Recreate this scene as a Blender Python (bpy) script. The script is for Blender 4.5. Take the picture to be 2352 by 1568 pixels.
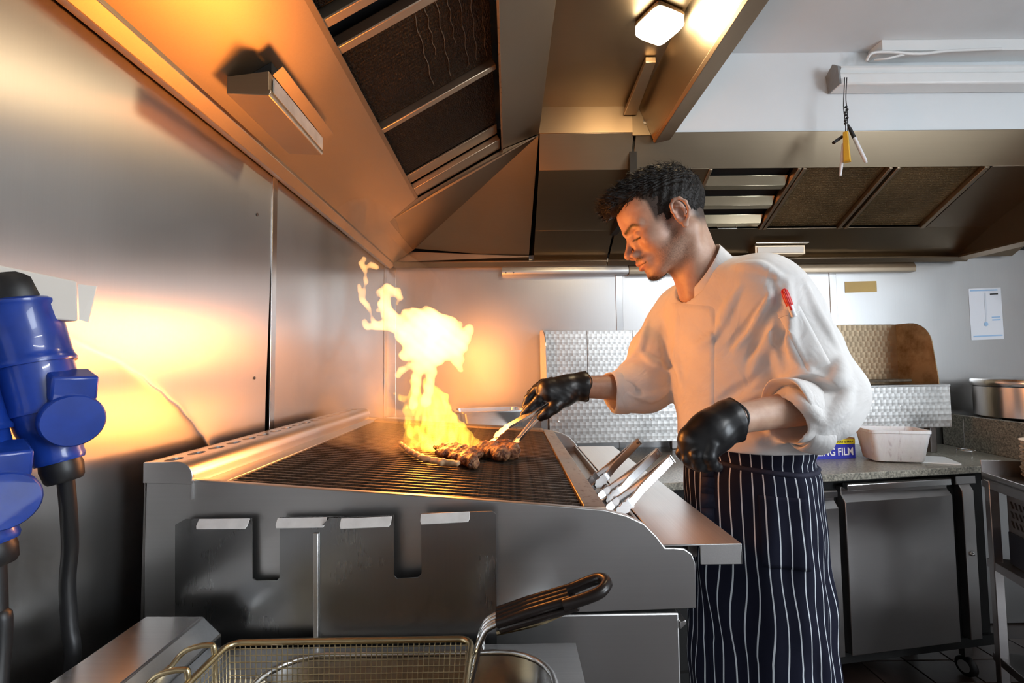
import bpy, bmesh, math, random
import numpy as np
from mathutils import Vector, Matrix

for o in list(bpy.data.objects):
    bpy.data.objects.remove(o, do_unlink=True)
random.seed(7)
rng = np.random.RandomState(11)
SC = bpy.context.scene
COL = SC.collection
PI = math.pi

# ------------------------------------------------------------------ camera
FPX = 1100.0                      # focal length in pixels of the 2352 x 1568 frame
EYE = 1.32                        # camera height
PITCH, YAW, ROLL = math.atan(58 / FPX), math.atan(8 / FPX), 0.012
CAMROT = Matrix.Rotation(-YAW, 3, 'Z') @ Matrix.Rotation(PI / 2 + PITCH, 3, 'X') @ Matrix.Rotation(-ROLL, 3, 'Z')
cam_data = bpy.data.cameras.new('camera')
cam_data.sensor_width = 36.0
cam_data.lens = 36.0 * FPX / 2352.0
cam_data.clip_start = 0.02
cam = bpy.data.objects.new('camera', cam_data)
cam.matrix_world = Matrix.Translation((0, 0, EYE)) @ CAMROT.to_4x4()
COL.objects.link(cam)
SC.camera = cam


def W(px, py, X=None, Y=None, Z=None):
    """world point seen at a photo pixel, at a measured X, Y or Z of the room"""
    d = CAMROT @ Vector(((px - 1176.0) / FPX, -(py - 784.0) / FPX, -1.0))
    t = Y / d.y if Y is not None else (X / d.x if X is not None else (Z - EYE) / d.z)
    return Vector((0, 0, EYE)) + d * t


# ------------------------------------------------------------------ world, exposure
world = bpy.data.worlds.new('world')
SC.world = world
world.use_nodes = True
world.node_tree.nodes['Background'].inputs[0].default_value = (0.75, 0.85, 1.0, 1)
world.node_tree.nodes['Background'].inputs[1].default_value = 0.3
SC.view_settings.view_transform = 'Standard'
SC.view_settings.look = 'None'
SC.view_settings.gamma = 1.0
SC.view_settings.use_curve_mapping = False
SC.view_settings.exposure = 0.12
SC.cycles.use_denoising = True
SC.cycles.use_adaptive_sampling = True
SC.cycles.adaptive_threshold = 0.07
SC.cycles.adaptive_min_samples = 16
SC.cycles.volume_step_rate = 3.0
SC.cycles.volume_max_steps = 96
SC.cycles.max_bounces = 8
SC.cycles.diffuse_bounces = 3
SC.cycles.glossy_bounces = 4
SC.cycles.transmission_bounces = 6
SC.cycles.volume_bounces = 0
SC.cycles.transparent_max_bounces = 12
SC.cycles.sample_clamp_indirect = 6.0
SC.cycles.caustics_reflective = True
SC.cycles.blur_glossy = 0.6


def area_light(name, loc, target, sx, sy, power, color):
    d = bpy.data.lights.new(name, 'AREA')
    d.shape = 'RECTANGLE'
    d.size, d.size_y, d.energy, d.color = sx, sy, power, color
    o = bpy.data.objects.new(name, d)
    o.location = loc
    o.rotation_euler = (Vector(target) - Vector(loc)).to_track_quat('-Z', 'Y').to_euler()
    COL.objects.link(o)
    return o


def point_light(name, loc, power, color, radius, spec=1.0):
    d = bpy.data.lights.new(name, 'POINT')
    d.energy, d.color, d.shadow_soft_size, d.specular_factor = power, color, radius, spec
    o = bpy.data.objects.new(name, d)
    o.location = loc
    COL.objects.link(o)
    return o


# added fill light out of view, standing in for daylight from the right
area_light('daylight_fill', (3.13, -0.55, 1.60), (1.2, -0.2, 1.70), 1.9, 1.1, 76, (0.84, 0.92, 1.0))

# ------------------------------------------------------------------ objects


def link(o, parent=None):
    COL.objects.link(o)
    if parent is not None:
        o.parent = parent
    return o


def tag(o, label=None, cat=None, group=None, kind=None):
    if label: o['label'] = label
    if cat: o['category'] = cat
    if group: o['group'] = group
    if kind: o['kind'] = kind
    return o


def thing(name, label, cat, loc=(0, 0, 0), rz=0.0, group=None, kind=None):
    o = bpy.data.objects.new(name, None)
    o.empty_display_size = 0.05
    o.location = loc
    o.rotation_euler = (0, 0, rz)
    link(o)
    return tag(o, label, cat, group, kind)


def V(*a):
    return Vector(a)


class MB:
    """collects shapes into one mesh"""

    def __init__(self):
        self.v, self.f, self.uv = [], [], None

    def add(self, vs, fs):
        n = len(self.v)
        self.v += [tuple(p) for p in vs]
        self.f += [tuple(i + n for i in f) for f in fs]
        return self

    def box(self, a, b, rot=None, at=None):
        (x0, y0, z0), (x1, y1, z1) = a, b
        vs = [V(x, y, z) for x in (x0, x1) for y in (y0, y1) for z in (z0, z1)]
        if rot is not None:
            vs = [rot @ p for p in vs]
        if at is not None:
            vs = [p + Vector(at) for p in vs]
        return self.add(vs, [(0, 1, 3, 2), (4, 6, 7, 5), (0, 4, 5, 1), (2, 3, 7, 6), (0, 2, 6, 4), (1, 5, 7, 3)])

    def slab(self, pts, t, n=None):
        """polygon of 3-D points thickened by t along its normal (or along n)"""
        pts = [Vector(p) for p in pts]
        if n is None:
            n = V(0, 0, 0)
            for i in range(len(pts)):
                a, b = pts[i], pts[(i + 1) % len(pts)]
                n += a.cross(b)
            n.normalize()
        else:
            n = Vector(n).normalized()
        k = len(pts)
        vs = pts + [p + n * t for p in pts]
        fs = [tuple(range(k - 1, -1, -1)), tuple(range(k, 2 * k))]
        fs += [(i, (i + 1) % k, k + (i + 1) % k, k + i) for i in range(k)]
        return self.add(vs, fs)

    def prism(self, poly, axis, a, b):
        """2-D polygon extruded along an axis: 'x' (poly = y,z), 'y' (poly = x,z), 'z' (poly = x,y)"""
        def pt(p, t):
            return {'x': (t, p[0], p[1]), 'y': (p[0], t, p[1]), 'z': (p[0], p[1], t)}[axis]
        k = len(poly)
        vs = [pt(p, a) for p in poly] + [pt(p, b) for p in poly]
        fs = [tuple(range(k - 1, -1, -1)), tuple(range(k, 2 * k))]
        fs += [(i, (i + 1) % k, k + (i + 1) % k, k + i) for i in range(k)]
        return self.add(vs, fs)

    def tube(self, path, r, n=8, closed=False, flat=None):
        path = [Vector(p) for p in path]
        m = len(path)
        rs = r if isinstance(r, (list, tuple)) else [r] * m
        vs, up = [], None
        for i, p in enumerate(path):
            a = path[(i - 1) % m] if (closed or i > 0) else p
            b = path[(i + 1) % m] if (closed or i < m - 1) else p
            t = (b - a).normalized()
            if up is None:
                up = V(0, 0, 1) if abs(t.z) < 0.9 else V(1, 0, 0)
            s = t.cross(up).normalized()
            up = s.cross(t).normalized()
            for k in range(n):
                q = 2 * PI * k / n
                c, d = math.cos(q) * rs[i], math.sin(q) * rs[i]
                if flat:
                    d *= flat
                vs.append(p + s * c + up * d)
        fs = []
        for i in range(m if closed else m - 1):
            for k in range(n):
                j = (i + 1) % m
                fs.append((i * n + k, i * n + (k + 1) % n, j * n + (k + 1) % n, j * n + k))
        if not closed:
            fs.append(tuple(range(n - 1, -1, -1)))
            fs.append(tuple((m - 1) * n + k for k in range(n)))
        return self.add(vs, fs)

    def lathe(self, prof, n=32, mat=None, arc=None):
        """profile of (radius, height) about local Z, placed by a 4x4 matrix"""
        mat = mat or Matrix.Identity(4)
        vs = []
        for (r, z) in prof:
            for k in range(n):
                q = 2 * PI * k / n
                vs.append(mat @ V(r * math.cos(q), r * math.sin(q), z))
        fs = []
        for i in range(len(prof) - 1):
            for k in range(n):
                fs.append((i * n + k, i * n + (k + 1) % n, (i + 1) * n + (k + 1) % n, (i + 1) * n + k))
        fs.append(tuple(range(n - 1, -1, -1)))
        fs.append(tuple((len(prof) - 1) * n + k for k in range(n)))
        return self.add(vs, fs)

    def build(self, name, mat, parent=None, smooth=False, bevel=0.0, seg=2, angle=40):
        me = bpy.data.meshes.new(name)
        me.from_pydata(self.v, [], self.f)
        bm = bmesh.new()
        bm.from_mesh(me)
        bmesh.ops.recalc_face_normals(bm, faces=bm.faces)
        bm.to_mesh(me)
        bm.free()
        me.materials.append(mat)
        if smooth:
            me.shade_smooth()
        o = bpy.data.objects.new(name, me)
        link(o, parent)
        if bevel > 0:
            m = o.modifiers.new('bevel', 'BEVEL')
            m.width, m.segments, m.limit_method, m.angle_limit = bevel, seg, 'ANGLE', math.radians(angle)
            m.harden_normals = False
            me.shade_smooth()
            try:
                me.set_sharp_from_angle(angle=math.radians(35))
            except Exception:
                pass
        elif smooth:
            try:
                me.set_sharp_from_angle(angle=math.radians(50))
            except Exception:
                pass
        return o


def copy_tree(o, parent=None):
    c = o.copy()
    COL.objects.link(c)
    c.parent = parent
    for ch in list(o.children):
        copy_tree(ch, c)
    return c


def bez(pts, n=8):
    """Catmull-Rom through points"""
    pts = [Vector(p) for p in pts]
    out = []
    for i in range(len(pts) - 1):
        p0, p1, p2, p3 = pts[max(i - 1, 0)], pts[i], pts[i + 1], pts[min(i + 2, len(pts) - 1)]
        for k in range(n):
            t = k / n
            out.append(0.5 * ((2 * p1) + (p2 - p0) * t + (2 * p0 - 5 * p1 + 4 * p2 - p3) * t * t + (3 * p1 - p0 - 3 * p2 + p3) * t ** 3))
    out.append(pts[-1])
    return out


# ------------------------------------------------------------------ materials
class NT:
    def __init__(self, name):
        self.m = bpy.data.materials.new(name)
        self.m.use_nodes = True
        self.t = self.m.node_tree
        self.n = self.t.nodes
        self.b = self.n['Principled BSDF']

    def node(self, typ, **kw):
        x = self.n.new(typ)
        for k, v in kw.items():
            if k.startswith('i_'):
                x.inputs[k[2:].replace('_', ' ')].default_value = v
            else:
                setattr(x, k, v)
        return x

    def link(self, a, b):
        self.t.links.new(a, b)

    def coord(self, which='Object', scale=(1, 1, 1), rot=(0, 0, 0)):
        c = self.node('ShaderNodeTexCoord')
        mp = self.node('ShaderNodeMapping')
        mp.inputs['Scale'].default_value = scale
        mp.inputs['Rotation'].default_value = rot
        self.link(c.outputs[which], mp.inputs[0])
        return mp.outputs[0]

    def noise(self, co, scale=5, detail=3, rough=0.5, dist=0.0):
        x = self.node('ShaderNodeTexNoise')
        x.inputs['Scale'].default_value = scale
        x.inputs['Detail'].default_value = detail
        x.inputs['Roughness'].default_value = rough
        x.inputs['Distortion'].default_value = dist
        if co is not None:
            self.link(co, x.inputs['Vector'])
        return x.outputs['Fac']

    def ramp(self, fac, stops):
        r = self.node('ShaderNodeValToRGB')
        e = r.color_ramp.elements
        while len(e) < len(stops):
            e.new(0.5)
        for k, (p, c) in enumerate(stops):
            e[k].position = p
            e[k].color = (*c, 1) if len(c) == 3 else c
        self.link(fac, r.inputs[0])
        return r.outputs[0]

    def math(self, op, a, b=None, c=None):
        x = self.node('ShaderNodeMath', operation=op)
        for i, q in enumerate((a, b, c)):
            if q is None:
                continue
            if isinstance(q, (int, float)):
                x.inputs[i].default_value = q
            else:
                self.link(q, x.inputs[i])
        return x.outputs[0]

    def mix(self, fac, a, b, blend='MIX'):
        x = self.node('ShaderNodeMix', data_type='RGBA', blend_type=blend)
        for key, q in ((0, fac), (6, a), (7, b)):
            if isinstance(q, (int, float)):
                x.inputs[key].default_value = q
            elif isinstance(q, tuple):
                x.inputs[key].default_value = (*q, 1) if len(q) == 3 else q
            else:
                self.link(q, x.inputs[key])
        return x.outputs[2]

    def bump(self, h, strength=0.2, dist=0.01, normal=None):
        x = self.node('ShaderNodeBump')
        x.inputs['Strength'].default_value = strength
        x.inputs['Distance'].default_value = dist
        self.link(h, x.inputs['Height'])
        if normal is not None:
            self.link(normal, x.inputs['Normal'])
        return x.outputs[0]

    def setb(self, **kw):
        for k, v in kw.items():
            inp = self.b.inputs[k.replace('_', ' ')]
            if isinstance(v, (int, float)):
                inp.default_value = v
            elif isinstance(v, tuple):
                inp.default_value = (*v, 1) if len(v) == 3 else v
            else:
                self.link(v, inp)
        return self


def plain(name, col, rough=0.5, metal=0.0, bump=None, var=0.0, vscale=8, **kw):
    t = NT(name)
    t.setb(Base_Color=col, Roughness=rough, Metallic=metal, **kw)
    co = t.coord()
    if var:
        n = t.noise(co, vscale, 4)
        c = t.ramp(n, [(0.25, tuple(max(0, q * (1 - var)) for q in col)), (0.75, tuple(min(1, q * (1 + var)) for q in col))])
        t.setb(Base_Color=c)
    if bump:
        t.setb(Normal=t.bump(t.noise(co, bump[0], 4), bump[1], bump[2] if len(bump) > 2 else 0.002))
    return t.m


def steel(name, col=(0.62, 0.61, 0.60), rough=0.28, grain='z', wave=0.0, wscale=2.5, aniso=0.0, stain=None, smudge=0.08, gscale=1.0, ga=1.0):
    """brushed stainless steel: fine grain, smudges, slow waviness of the sheet"""
    t = NT(name)
    sc = {'x': (4, 420, 420), 'y': (420, 4, 420), 'z': (420, 420, 4)}[grain]
    g = t.noise(t.coord(scale=tuple(q * gscale for q in sc)), 1.0, 1.5)
    co = t.coord()
    sm = t.noise(co, 5, 3, 0.6)
    r = t.math('MULTIPLY_ADD', sm, smudge * 2, rough - smudge)
    r = t.math('MULTIPLY_ADD', g, 0.05 * ga, t.math('SUBTRACT', r, 0.025 * ga))
    c = t.ramp(g, [(0.2, tuple(q * (1 - .06 * ga) for q in col)), (0.8, tuple(min(1, q * (1 + .04 * ga)) for q in col))])
    if stain:
        sn = t.noise(t.coord(), stain[1], 6, 0.65, 0.0)
        f = t.ramp(sn, [(stain[2], (0, 0, 0)), (stain[3], (1, 1, 1))])
        c = t.mix(f, c, stain[0])
    nrm = None
    if wave:
        nrm = t.bump(t.noise(co, wscale, 1, 0.4), wave, 0.05)
    t.setb(Base_Color=c, Metallic=1.0, Roughness=r)
    if nrm is not None:
        t.setb(Normal=nrm)
    if aniso:
        t.setb(Anisotropic=aniso)
        tg = t.node('ShaderNodeTangent', direction_type='RADIAL', axis=grain.upper())
        t.link(tg.outputs[0], t.b.inputs['Tangent'])
    return t.m


def emit(name, col, strength):
    t = NT(name)
    t.setb(Base_Color=(0, 0, 0), Emission_Color=col, Emission_Strength=strength)
    return t.m


M = {}
M['wall_steel'] = steel('wall_steel', (0.54, 0.52, 0.50), 0.33, 'z', wave=0.10, wscale=1.5, aniso=0.85, smudge=0.03, ga=0.25)
M['back_steel'] = steel('back_steel', (0.66, 0.66, 0.66), 0.36, 'z', wave=0.10, wscale=2.2, smudge=0.04, ga=0.3)
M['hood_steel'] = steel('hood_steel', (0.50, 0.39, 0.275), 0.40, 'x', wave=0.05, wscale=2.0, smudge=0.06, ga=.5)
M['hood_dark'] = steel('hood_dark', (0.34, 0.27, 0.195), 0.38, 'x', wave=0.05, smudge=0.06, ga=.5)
M['hood_brown'] = steel('hood_brown', (0.32, 0.25, 0.17), 0.34, 'x', wave=0.05, smudge=0.05, ga=.4)  # brown base stands in for warm lamp light on the rear hood
M['grill_steel'] = steel('grill_steel', (0.58, 0.57, 0.56), 0.34, 'x', wave=0.06, wscale=3, smudge=0.05, ga=.4)
M['bright_steel'] = steel('bright_steel', (0.72, 0.72, 0.72), 0.24, 'x', smudge=0.06)
M['tray_steel'] = steel('tray_steel', (0.74, 0.73, 0.72), 0.38, 'y', smudge=0.06)
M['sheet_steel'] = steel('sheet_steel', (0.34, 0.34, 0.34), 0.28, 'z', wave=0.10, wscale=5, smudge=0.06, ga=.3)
M['fridge_steel'] = steel('fridge_steel', (0.40, 0.385, 0.38), 0.32, 'x', wave=0.16, wscale=3.5, smudge=0.05, ga=.3)
M['dark_steel'] = steel('dark_steel', (0.30, 0.28, 0.27), 0.35, 'x', smudge=0.08)
M['rust_rim'] = steel('rust_rim', (0.36, 0.29, 0.23), 0.45, 'y', stain=((0.12, 0.05, 0.02), 70, 0.55, 0.70), smudge=0.12)
M['black_iron'] = plain('black_iron', (0.016, 0.012, 0.010), 0.42, 0.6, bump=(160, 0.5, 0.002), var=0.5, vscale=60)
M['black'] = plain('black', (0.006, 0.006, 0.006), 0.7)
M['dark_gap'] = plain('dark_gap', (0.01, 0.009, 0.008), 0.8)
M['white_paint'] = plain('white_paint', (0.80, 0.84, 0.86), 0.55, bump=(40, 0.15, 0.003), var=0.04, vscale=3)
M['white_gloss'] = plain('white_gloss', (0.85, 0.86, 0.85), 0.3, var=0.03)
M['rubber'] = plain('rubber', (0.012, 0.012, 0.013), 0.42, bump=(50, 0.1))
M['blue'] = plain('blue', (0.010, 0.045, 0.30), 0.28, Coat_Weight=0.4, var=0.2, vscale=40)


def turned_steel(name, tint=(0.70, 0.69, 0.67)):
    """engine-turned sheet: overlapping polished discs in rows"""
    t = NT(name)
    co = t.coord('Object', (1, 1, 1))
    v = t.node('ShaderNodeTexVoronoi', feature='F1')
    v.inputs['Scale'].default_value = 36
    v.inputs['Randomness'].default_value = 0.0
    sx = t.node('ShaderNodeSeparateXYZ')
    t.link(co, sx.inputs[0])
    # rows shifted half a disc: skew x by z, squash y
    row = t.math('FLOOR', t.math('MULTIPLY', sx.outputs[2], 36.0))
    off = t.math('MULTIPLY', t.math('MODULO', row, 2.0), 0.5 / 36)
    cb = t.node('ShaderNodeCombineXYZ')
    t.link(t.math('ADD', sx.outputs[0], off), cb.inputs[0])
    cb.inputs[1].default_value = 0.0139
    t.link(sx.outputs[2], cb.inputs[2])
    t.link(cb.outputs[0], v.inputs['Vector'])
    d = v.outputs['Distance']
    ringed = t.math('ADD', d, t.math('MULTIPLY', t.math('SINE', t.math('MULTIPLY', d, 60.0)), 0.008))
    n = t.noise(t.coord(), 3, 4)
    c = t.ramp(n, [(0.3, tuple(q * 0.85 for q in tint)), (0.7, tint)])
    nb = t.noise(t.coord(), 4, 5, 0.6)
    stain = t.ramp(nb, [(0.52, (0, 0, 0)), (0.72, (1, 1, 1))])
    c = t.mix(stain, c, tuple(q * 0.55 for q in tint))
    t.setb(Base_Color=c, Metallic=1.0, Roughness=0.36, Normal=t.bump(ringed, 0.18, 0.012))
    return t.m


M['turned'] = turned_steel('turned')
M['scorched'] = steel('scorched', (0.46, 0.36, 0.23), 0.38, 'z', wave=.1, wscale=6, smudge=.1, stain=((.22, .14, .07), 9, .45, .7), ga=.3)
M['baffle_steel'] = steel('baffle_steel', (0.76, 0.65, 0.45), 0.22, 'x', smudge=.06, ga=.3)  # brassy tint: grease, plus the lamp's warm reflection put into the colour
M['turned_brown'] = turned_steel('turned_brown', (0.50, 0.38, 0.25))

# ================================================================== THE ROOM
XL, YB, ZC = -0.63, 2.47, 2.58          # left wall face, back wall face, ceiling

# ---- floor with tiles where it is seen
M['floor'] = plain('floor', (0.035, 0.024, 0.020), 0.5, var=0.2, vscale=3)
M['tile'] = plain('tile', (0.060, 0.036, 0.028), 0.38, var=0.3, vscale=9, bump=(30, 0.15))
fl = tag(MB().box((XL - .1, -2.3, -.06), (3.3, YB + .1, -.008)).build('floor', M['floor']), 'dark quarry tiled kitchen floor', 'floor', kind='structure')
tile_mesh = None
for i in range(9):
    for j in range(9):
        x, y = 0.72 + i * 0.205, 1.10 + j * 0.155
        if y + .15 > YB:
            continue
        if tile_mesh is None:
            t0 = MB().box((0, 0, -.009), (.199, .149, 0)).build('floor_tile', M['tile'], fl, bevel=.002)
            tile_mesh = t0.data
            t0.location = (x, y, 0)
        else:
            o = t0.copy()
            COL.objects.link(o)
            o.parent = fl
            o.location = (x, y, 0)

# ---- left wall: masonry behind, two steel sheets, a dark open joint between them
wl = tag(MB().box((XL - .12, -2.3, 0), (XL - .012, YB, ZC)).build('wall_left', M['dark_gap']), 'brushed steel clad wall behind the chargrill', 'wall', kind='structure')
P0 = XL


def wave_sheet(name, mat, parent, y0, y1, z0, z1, amp, edge):
    """a sheet of cladding that is not quite flat; edge(z) shifts its far vertical edge"""
    ny, nz = 40, 30
    vs, fs = [], []
    for layer in (0, 1):
        for i in range(ny + 1):
            for k in range(nz + 1):
                u, w = i / ny, k / nz
                z = z0 + (z1 - z0) * w
                y = y0 + (y1 + edge(z) - y0) * u
                b = amp * math.sin(1.7 * y + 2.9 * z + 0.6) * math.sin(2.3 * z - 0.9 * y) * math.sin(PI * min(max(u, 0), 1)) * math.sin(PI * w)
                vs.append((P0 - .003 * layer + b, y, z))
    n1 = (ny + 1) * (nz + 1)
    for i in range(ny):
        for k in range(nz):
            a = i * (nz + 1) + k
            fs.append((a, a + nz + 1, a + nz + 2, a + 1))
            fs.append((n1 + a, n1 + a + 1, n1 + a + nz + 2, n1 + a + nz + 1))
    rim = [k for k in range(nz + 1)] + [i * (nz + 1) + nz for i in range(1, ny + 1)] + [ny * (nz + 1) + k for k in range(nz - 1, -1, -1)] + [i * (nz + 1) for i in range(ny - 1, 0, -1)]
    for q in range(len(rim)):
        a, b = rim[q], rim[(q + 1) % len(rim)]
        fs.append((a, b, n1 + b, n1 + a))
    m = MB()
    m.add(vs, fs)
    return m.build(name, mat, parent, smooth=True)


wave_sheet('wall_panel', M['wall_steel'], wl, -2.3, 1.262, 0, 1.85, .006, lambda z: -.018 * max(0, min(1, (1.62 - z) / .4)) + .004)
wave_sheet('wall_panel', M['wall_steel'], wl, 1.272, YB - .055, 0, 1.85, .004, lambda z: 0)
MB().box((P0 - .002, 1.266, 0), (P0 + .003, 1.292, 1.84)).build('joint_strip', M['bright_steel'], wl, bevel=.001)
MB().box((P0 - .003, YB - .05, 0), (P0 + .004, YB - .004, 1.85)).build('corner_strip', M['back_steel'], wl, bevel=.001)
for (yy, zz) in ((1.19, 1.71), (1.19, 1.30)):
    MB().lathe([(.0, 0), (.004, 0), (.0035, .0015), (0, .002)], 10, Matrix.Translation((P0 + .002, yy, zz)) @ Matrix.Rotation(PI / 2, 4, 'Y')).build('rivet', M['dark_steel'], wl)

# ---- back wall: masonry, steel sheets, cover strips
wb = tag(MB().box((XL - .12, YB + .012, 0), (3.3, YB + .13, ZC)).build('wall_back', M['dark_gap']), 'steel clad wall behind the cooking range', 'wall', kind='structure')
seams = [XL, .578, 1.695, 2.9, 3.2]
for a, b in zip(seams[:-1], seams[1:]):
    MB().box((a + .002, YB, 0), (b - .002, YB + .004, 1.9)).build('wall_panel', M['back_steel'], wb, bevel=.001)
for sx in seams[1:-1]:
    MB().box((sx - .018, YB - .004, 0), (sx + .018, YB + .001, 1.9)).build('joint_strip', M['bright_steel'], wb, bevel=.0015)
MB().box((XL + .0, YB - .004, 0), (XL + .05, YB + .002, 1.9)).build('corner_strip', M['bright_steel'], wb, bevel=.0015)

# ---- walls that close the room out of view, ceiling, bulkhead over the range hood
tag(MB().box((3.2, -2.3, 0), (3.3, YB, ZC)).build('wall_right', M['white_paint']), 'white painted side wall', 'wall', kind='structure')
tag(MB().box((XL - .1, -2.42, 0), (3.3, -2.3, ZC)).build('wall_front', plain('grey_wall', (.42, .42, .43), .6)), 'white painted wall behind the camera', 'wall', kind='structure')
wn = thing('added_window', 'unseen window added around the daylight fill', 'window', (3.2, -.55, 1.6), kind='structure')  # window made up to go with the added daylight lamp
for (a, b) in (((-.03, -1.0, -.60), (.0, 1.0, -.56)), ((-.03, -1.0, .56), (.0, 1.0, .60)), ((-.03, -1.0, -.60), (.0, -.96, .60)), ((-.03, .96, -.60), (.0, 1.0, .60)), ((-.03, -.02, -.60), (.0, .02, .60))):
    MB().box(a, b).build('frame', M['white_gloss'], wn, bevel=.003)
MB().box((-.012, -.96, -.56), (-.008, .96, .56)).build('pane', plain('sky_pane', (.75, .82, .9), .2), wn)
tag(MB().box((XL - .1, -2.3, ZC), (3.3, YB + .1, ZC + .08)).build('ceiling', M['white_paint']), 'white painted kitchen ceiling', 'ceiling', kind='structure')
tag(MB().box((.66, 1.875, 2.236), (3.2, YB, ZC)).build('wall_bulkhead', M['white_paint']), 'white painted bulkhead above the rear extraction hood', 'wall', kind='structure')

# ================================================================== HOOD OVER THE GRILL
HS, HD = M['hood_steel'], M['hood_dark']
hood = thing('extraction_hood', 'large stainless extraction hood over the flaming chargrill', 'extraction hood', (0, 0, 0))
NEAR = -0.55
SL = 0.60


def zl(x):
    return 1.85 + SL * (x + .585)


gut = [(-.627, 1.838), (-.600, 1.828), (-.577, 1.846), (-.577, 1.856), (-.600, 1.842), (-.620, 1.850), (-.620, 1.90), (-.627, 1.90)]
MB().prism(gut, 'y', NEAR, 2.43).build('gutter', HS, hood, bevel=.0015)
EX, FX, FZ = -.36, -.015, 2.185
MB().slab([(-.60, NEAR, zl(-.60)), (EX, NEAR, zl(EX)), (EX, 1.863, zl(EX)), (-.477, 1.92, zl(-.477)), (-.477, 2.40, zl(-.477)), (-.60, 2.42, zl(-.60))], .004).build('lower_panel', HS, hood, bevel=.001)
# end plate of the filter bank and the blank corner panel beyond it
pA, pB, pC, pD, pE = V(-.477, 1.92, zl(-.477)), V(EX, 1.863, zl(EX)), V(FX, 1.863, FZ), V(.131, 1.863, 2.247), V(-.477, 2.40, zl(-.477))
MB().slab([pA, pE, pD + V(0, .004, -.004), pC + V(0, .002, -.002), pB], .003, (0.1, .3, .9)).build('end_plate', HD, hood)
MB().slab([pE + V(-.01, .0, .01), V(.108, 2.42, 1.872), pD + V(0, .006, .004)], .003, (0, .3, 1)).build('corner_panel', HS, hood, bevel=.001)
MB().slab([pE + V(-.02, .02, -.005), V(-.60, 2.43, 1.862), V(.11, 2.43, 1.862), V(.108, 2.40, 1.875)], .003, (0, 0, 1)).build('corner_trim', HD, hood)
# upper baffle strip, ceiling of the canopy, rear face, front fascia and lip
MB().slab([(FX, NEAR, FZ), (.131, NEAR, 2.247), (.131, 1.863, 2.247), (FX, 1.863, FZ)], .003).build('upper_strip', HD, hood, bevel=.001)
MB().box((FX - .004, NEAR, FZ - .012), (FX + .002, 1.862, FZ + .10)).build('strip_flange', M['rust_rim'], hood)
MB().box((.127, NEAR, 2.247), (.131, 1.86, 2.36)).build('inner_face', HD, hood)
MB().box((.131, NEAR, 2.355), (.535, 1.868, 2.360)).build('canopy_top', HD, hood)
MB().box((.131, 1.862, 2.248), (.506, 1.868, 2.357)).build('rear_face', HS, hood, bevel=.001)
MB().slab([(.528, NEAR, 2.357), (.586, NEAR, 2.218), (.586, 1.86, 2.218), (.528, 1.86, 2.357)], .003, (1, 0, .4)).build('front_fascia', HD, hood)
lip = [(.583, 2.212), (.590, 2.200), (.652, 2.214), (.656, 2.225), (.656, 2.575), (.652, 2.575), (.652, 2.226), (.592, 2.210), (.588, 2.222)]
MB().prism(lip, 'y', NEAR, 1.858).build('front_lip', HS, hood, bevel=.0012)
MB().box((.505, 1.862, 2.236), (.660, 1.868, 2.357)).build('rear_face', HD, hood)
MB().slab([(.470, 1.55, 2.352), (.505, 1.55, 2.352), (.520, 1.855, 2.335), (.470, 1.855, 2.335)], .02, (0, 0, -1)).build('channel', HS, hood, bevel=.002)
MB().lathe([(0, 0), (.010, 0), (.010, .002), (0, .003)], 14, Matrix.Translation((.556, 1.861, 2.29)) @ Matrix.Rotation(PI / 2, 4, 'X')).build('blanking_cap', M['dark_steel'], hood)

# filters in the sloping bank
def knit(name, a, b, glint):
    """greasy knitted-wire filter mat"""
    t = NT(name)
    co = t.coord()
    n1 = t.noise(t.coord(scale=(1, .35, 1)), 260, 2, 0.6)
    n2 = t.noise(co, 4, 4, 0.6)
    sp = t.ramp(n1, [(0.50, a), (0.68, b), (0.78, glint)])
    c = t.mix(t.ramp(n2, [(0.35, (0, 0, 0)), (0.7, (1, 1, 1))]), sp, tuple(q * .5 for q in a))
    wv = t.node('ShaderNodeTexWave', wave_type='BANDS', bands_direction='Y')
    wv.inputs['Scale'].default_value = 26
    wv.inputs['Distortion'].default_value = 3.5
    t.link(co, wv.inputs['Vector'])
    h = t.math('ADD', n1, t.math('MULTIPLY', wv.outputs['Fac'], 0.15))
    t.setb(Base_Color=c, Metallic=0.75, Roughness=0.42, Normal=t.bump(h, 0.8, 0.008))
    return t.m


M['knit_dark'] = knit('knit_dark', (0.016, 0.011, 0.008), (0.05, 0.032, 0.02), (0.30, 0.21, 0.13))
M['knit_tan'] = knit('knit_tan', (0.22, 0.145, 0.065), (0.40, 0.28, 0.14), (0.70, 0.54, 0.32))
ux = V(FX - EX, 0, FZ - zl(EX))
un = V(-ux.z, 0, ux.x).normalized()


def fq(u, y, lift):
    return V(EX, y, zl(EX)) + ux * u + un * lift


def bank(name, u0, u1, y0, y1, lift, t, mat, parent=hood, bevel=.001):
    return MB().slab([fq(u0, y0, lift), fq(u1, y0, lift), fq(u1, y1, lift), fq(u0, y1, lift)], t, un).build(name, mat, parent, bevel=bevel)


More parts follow.
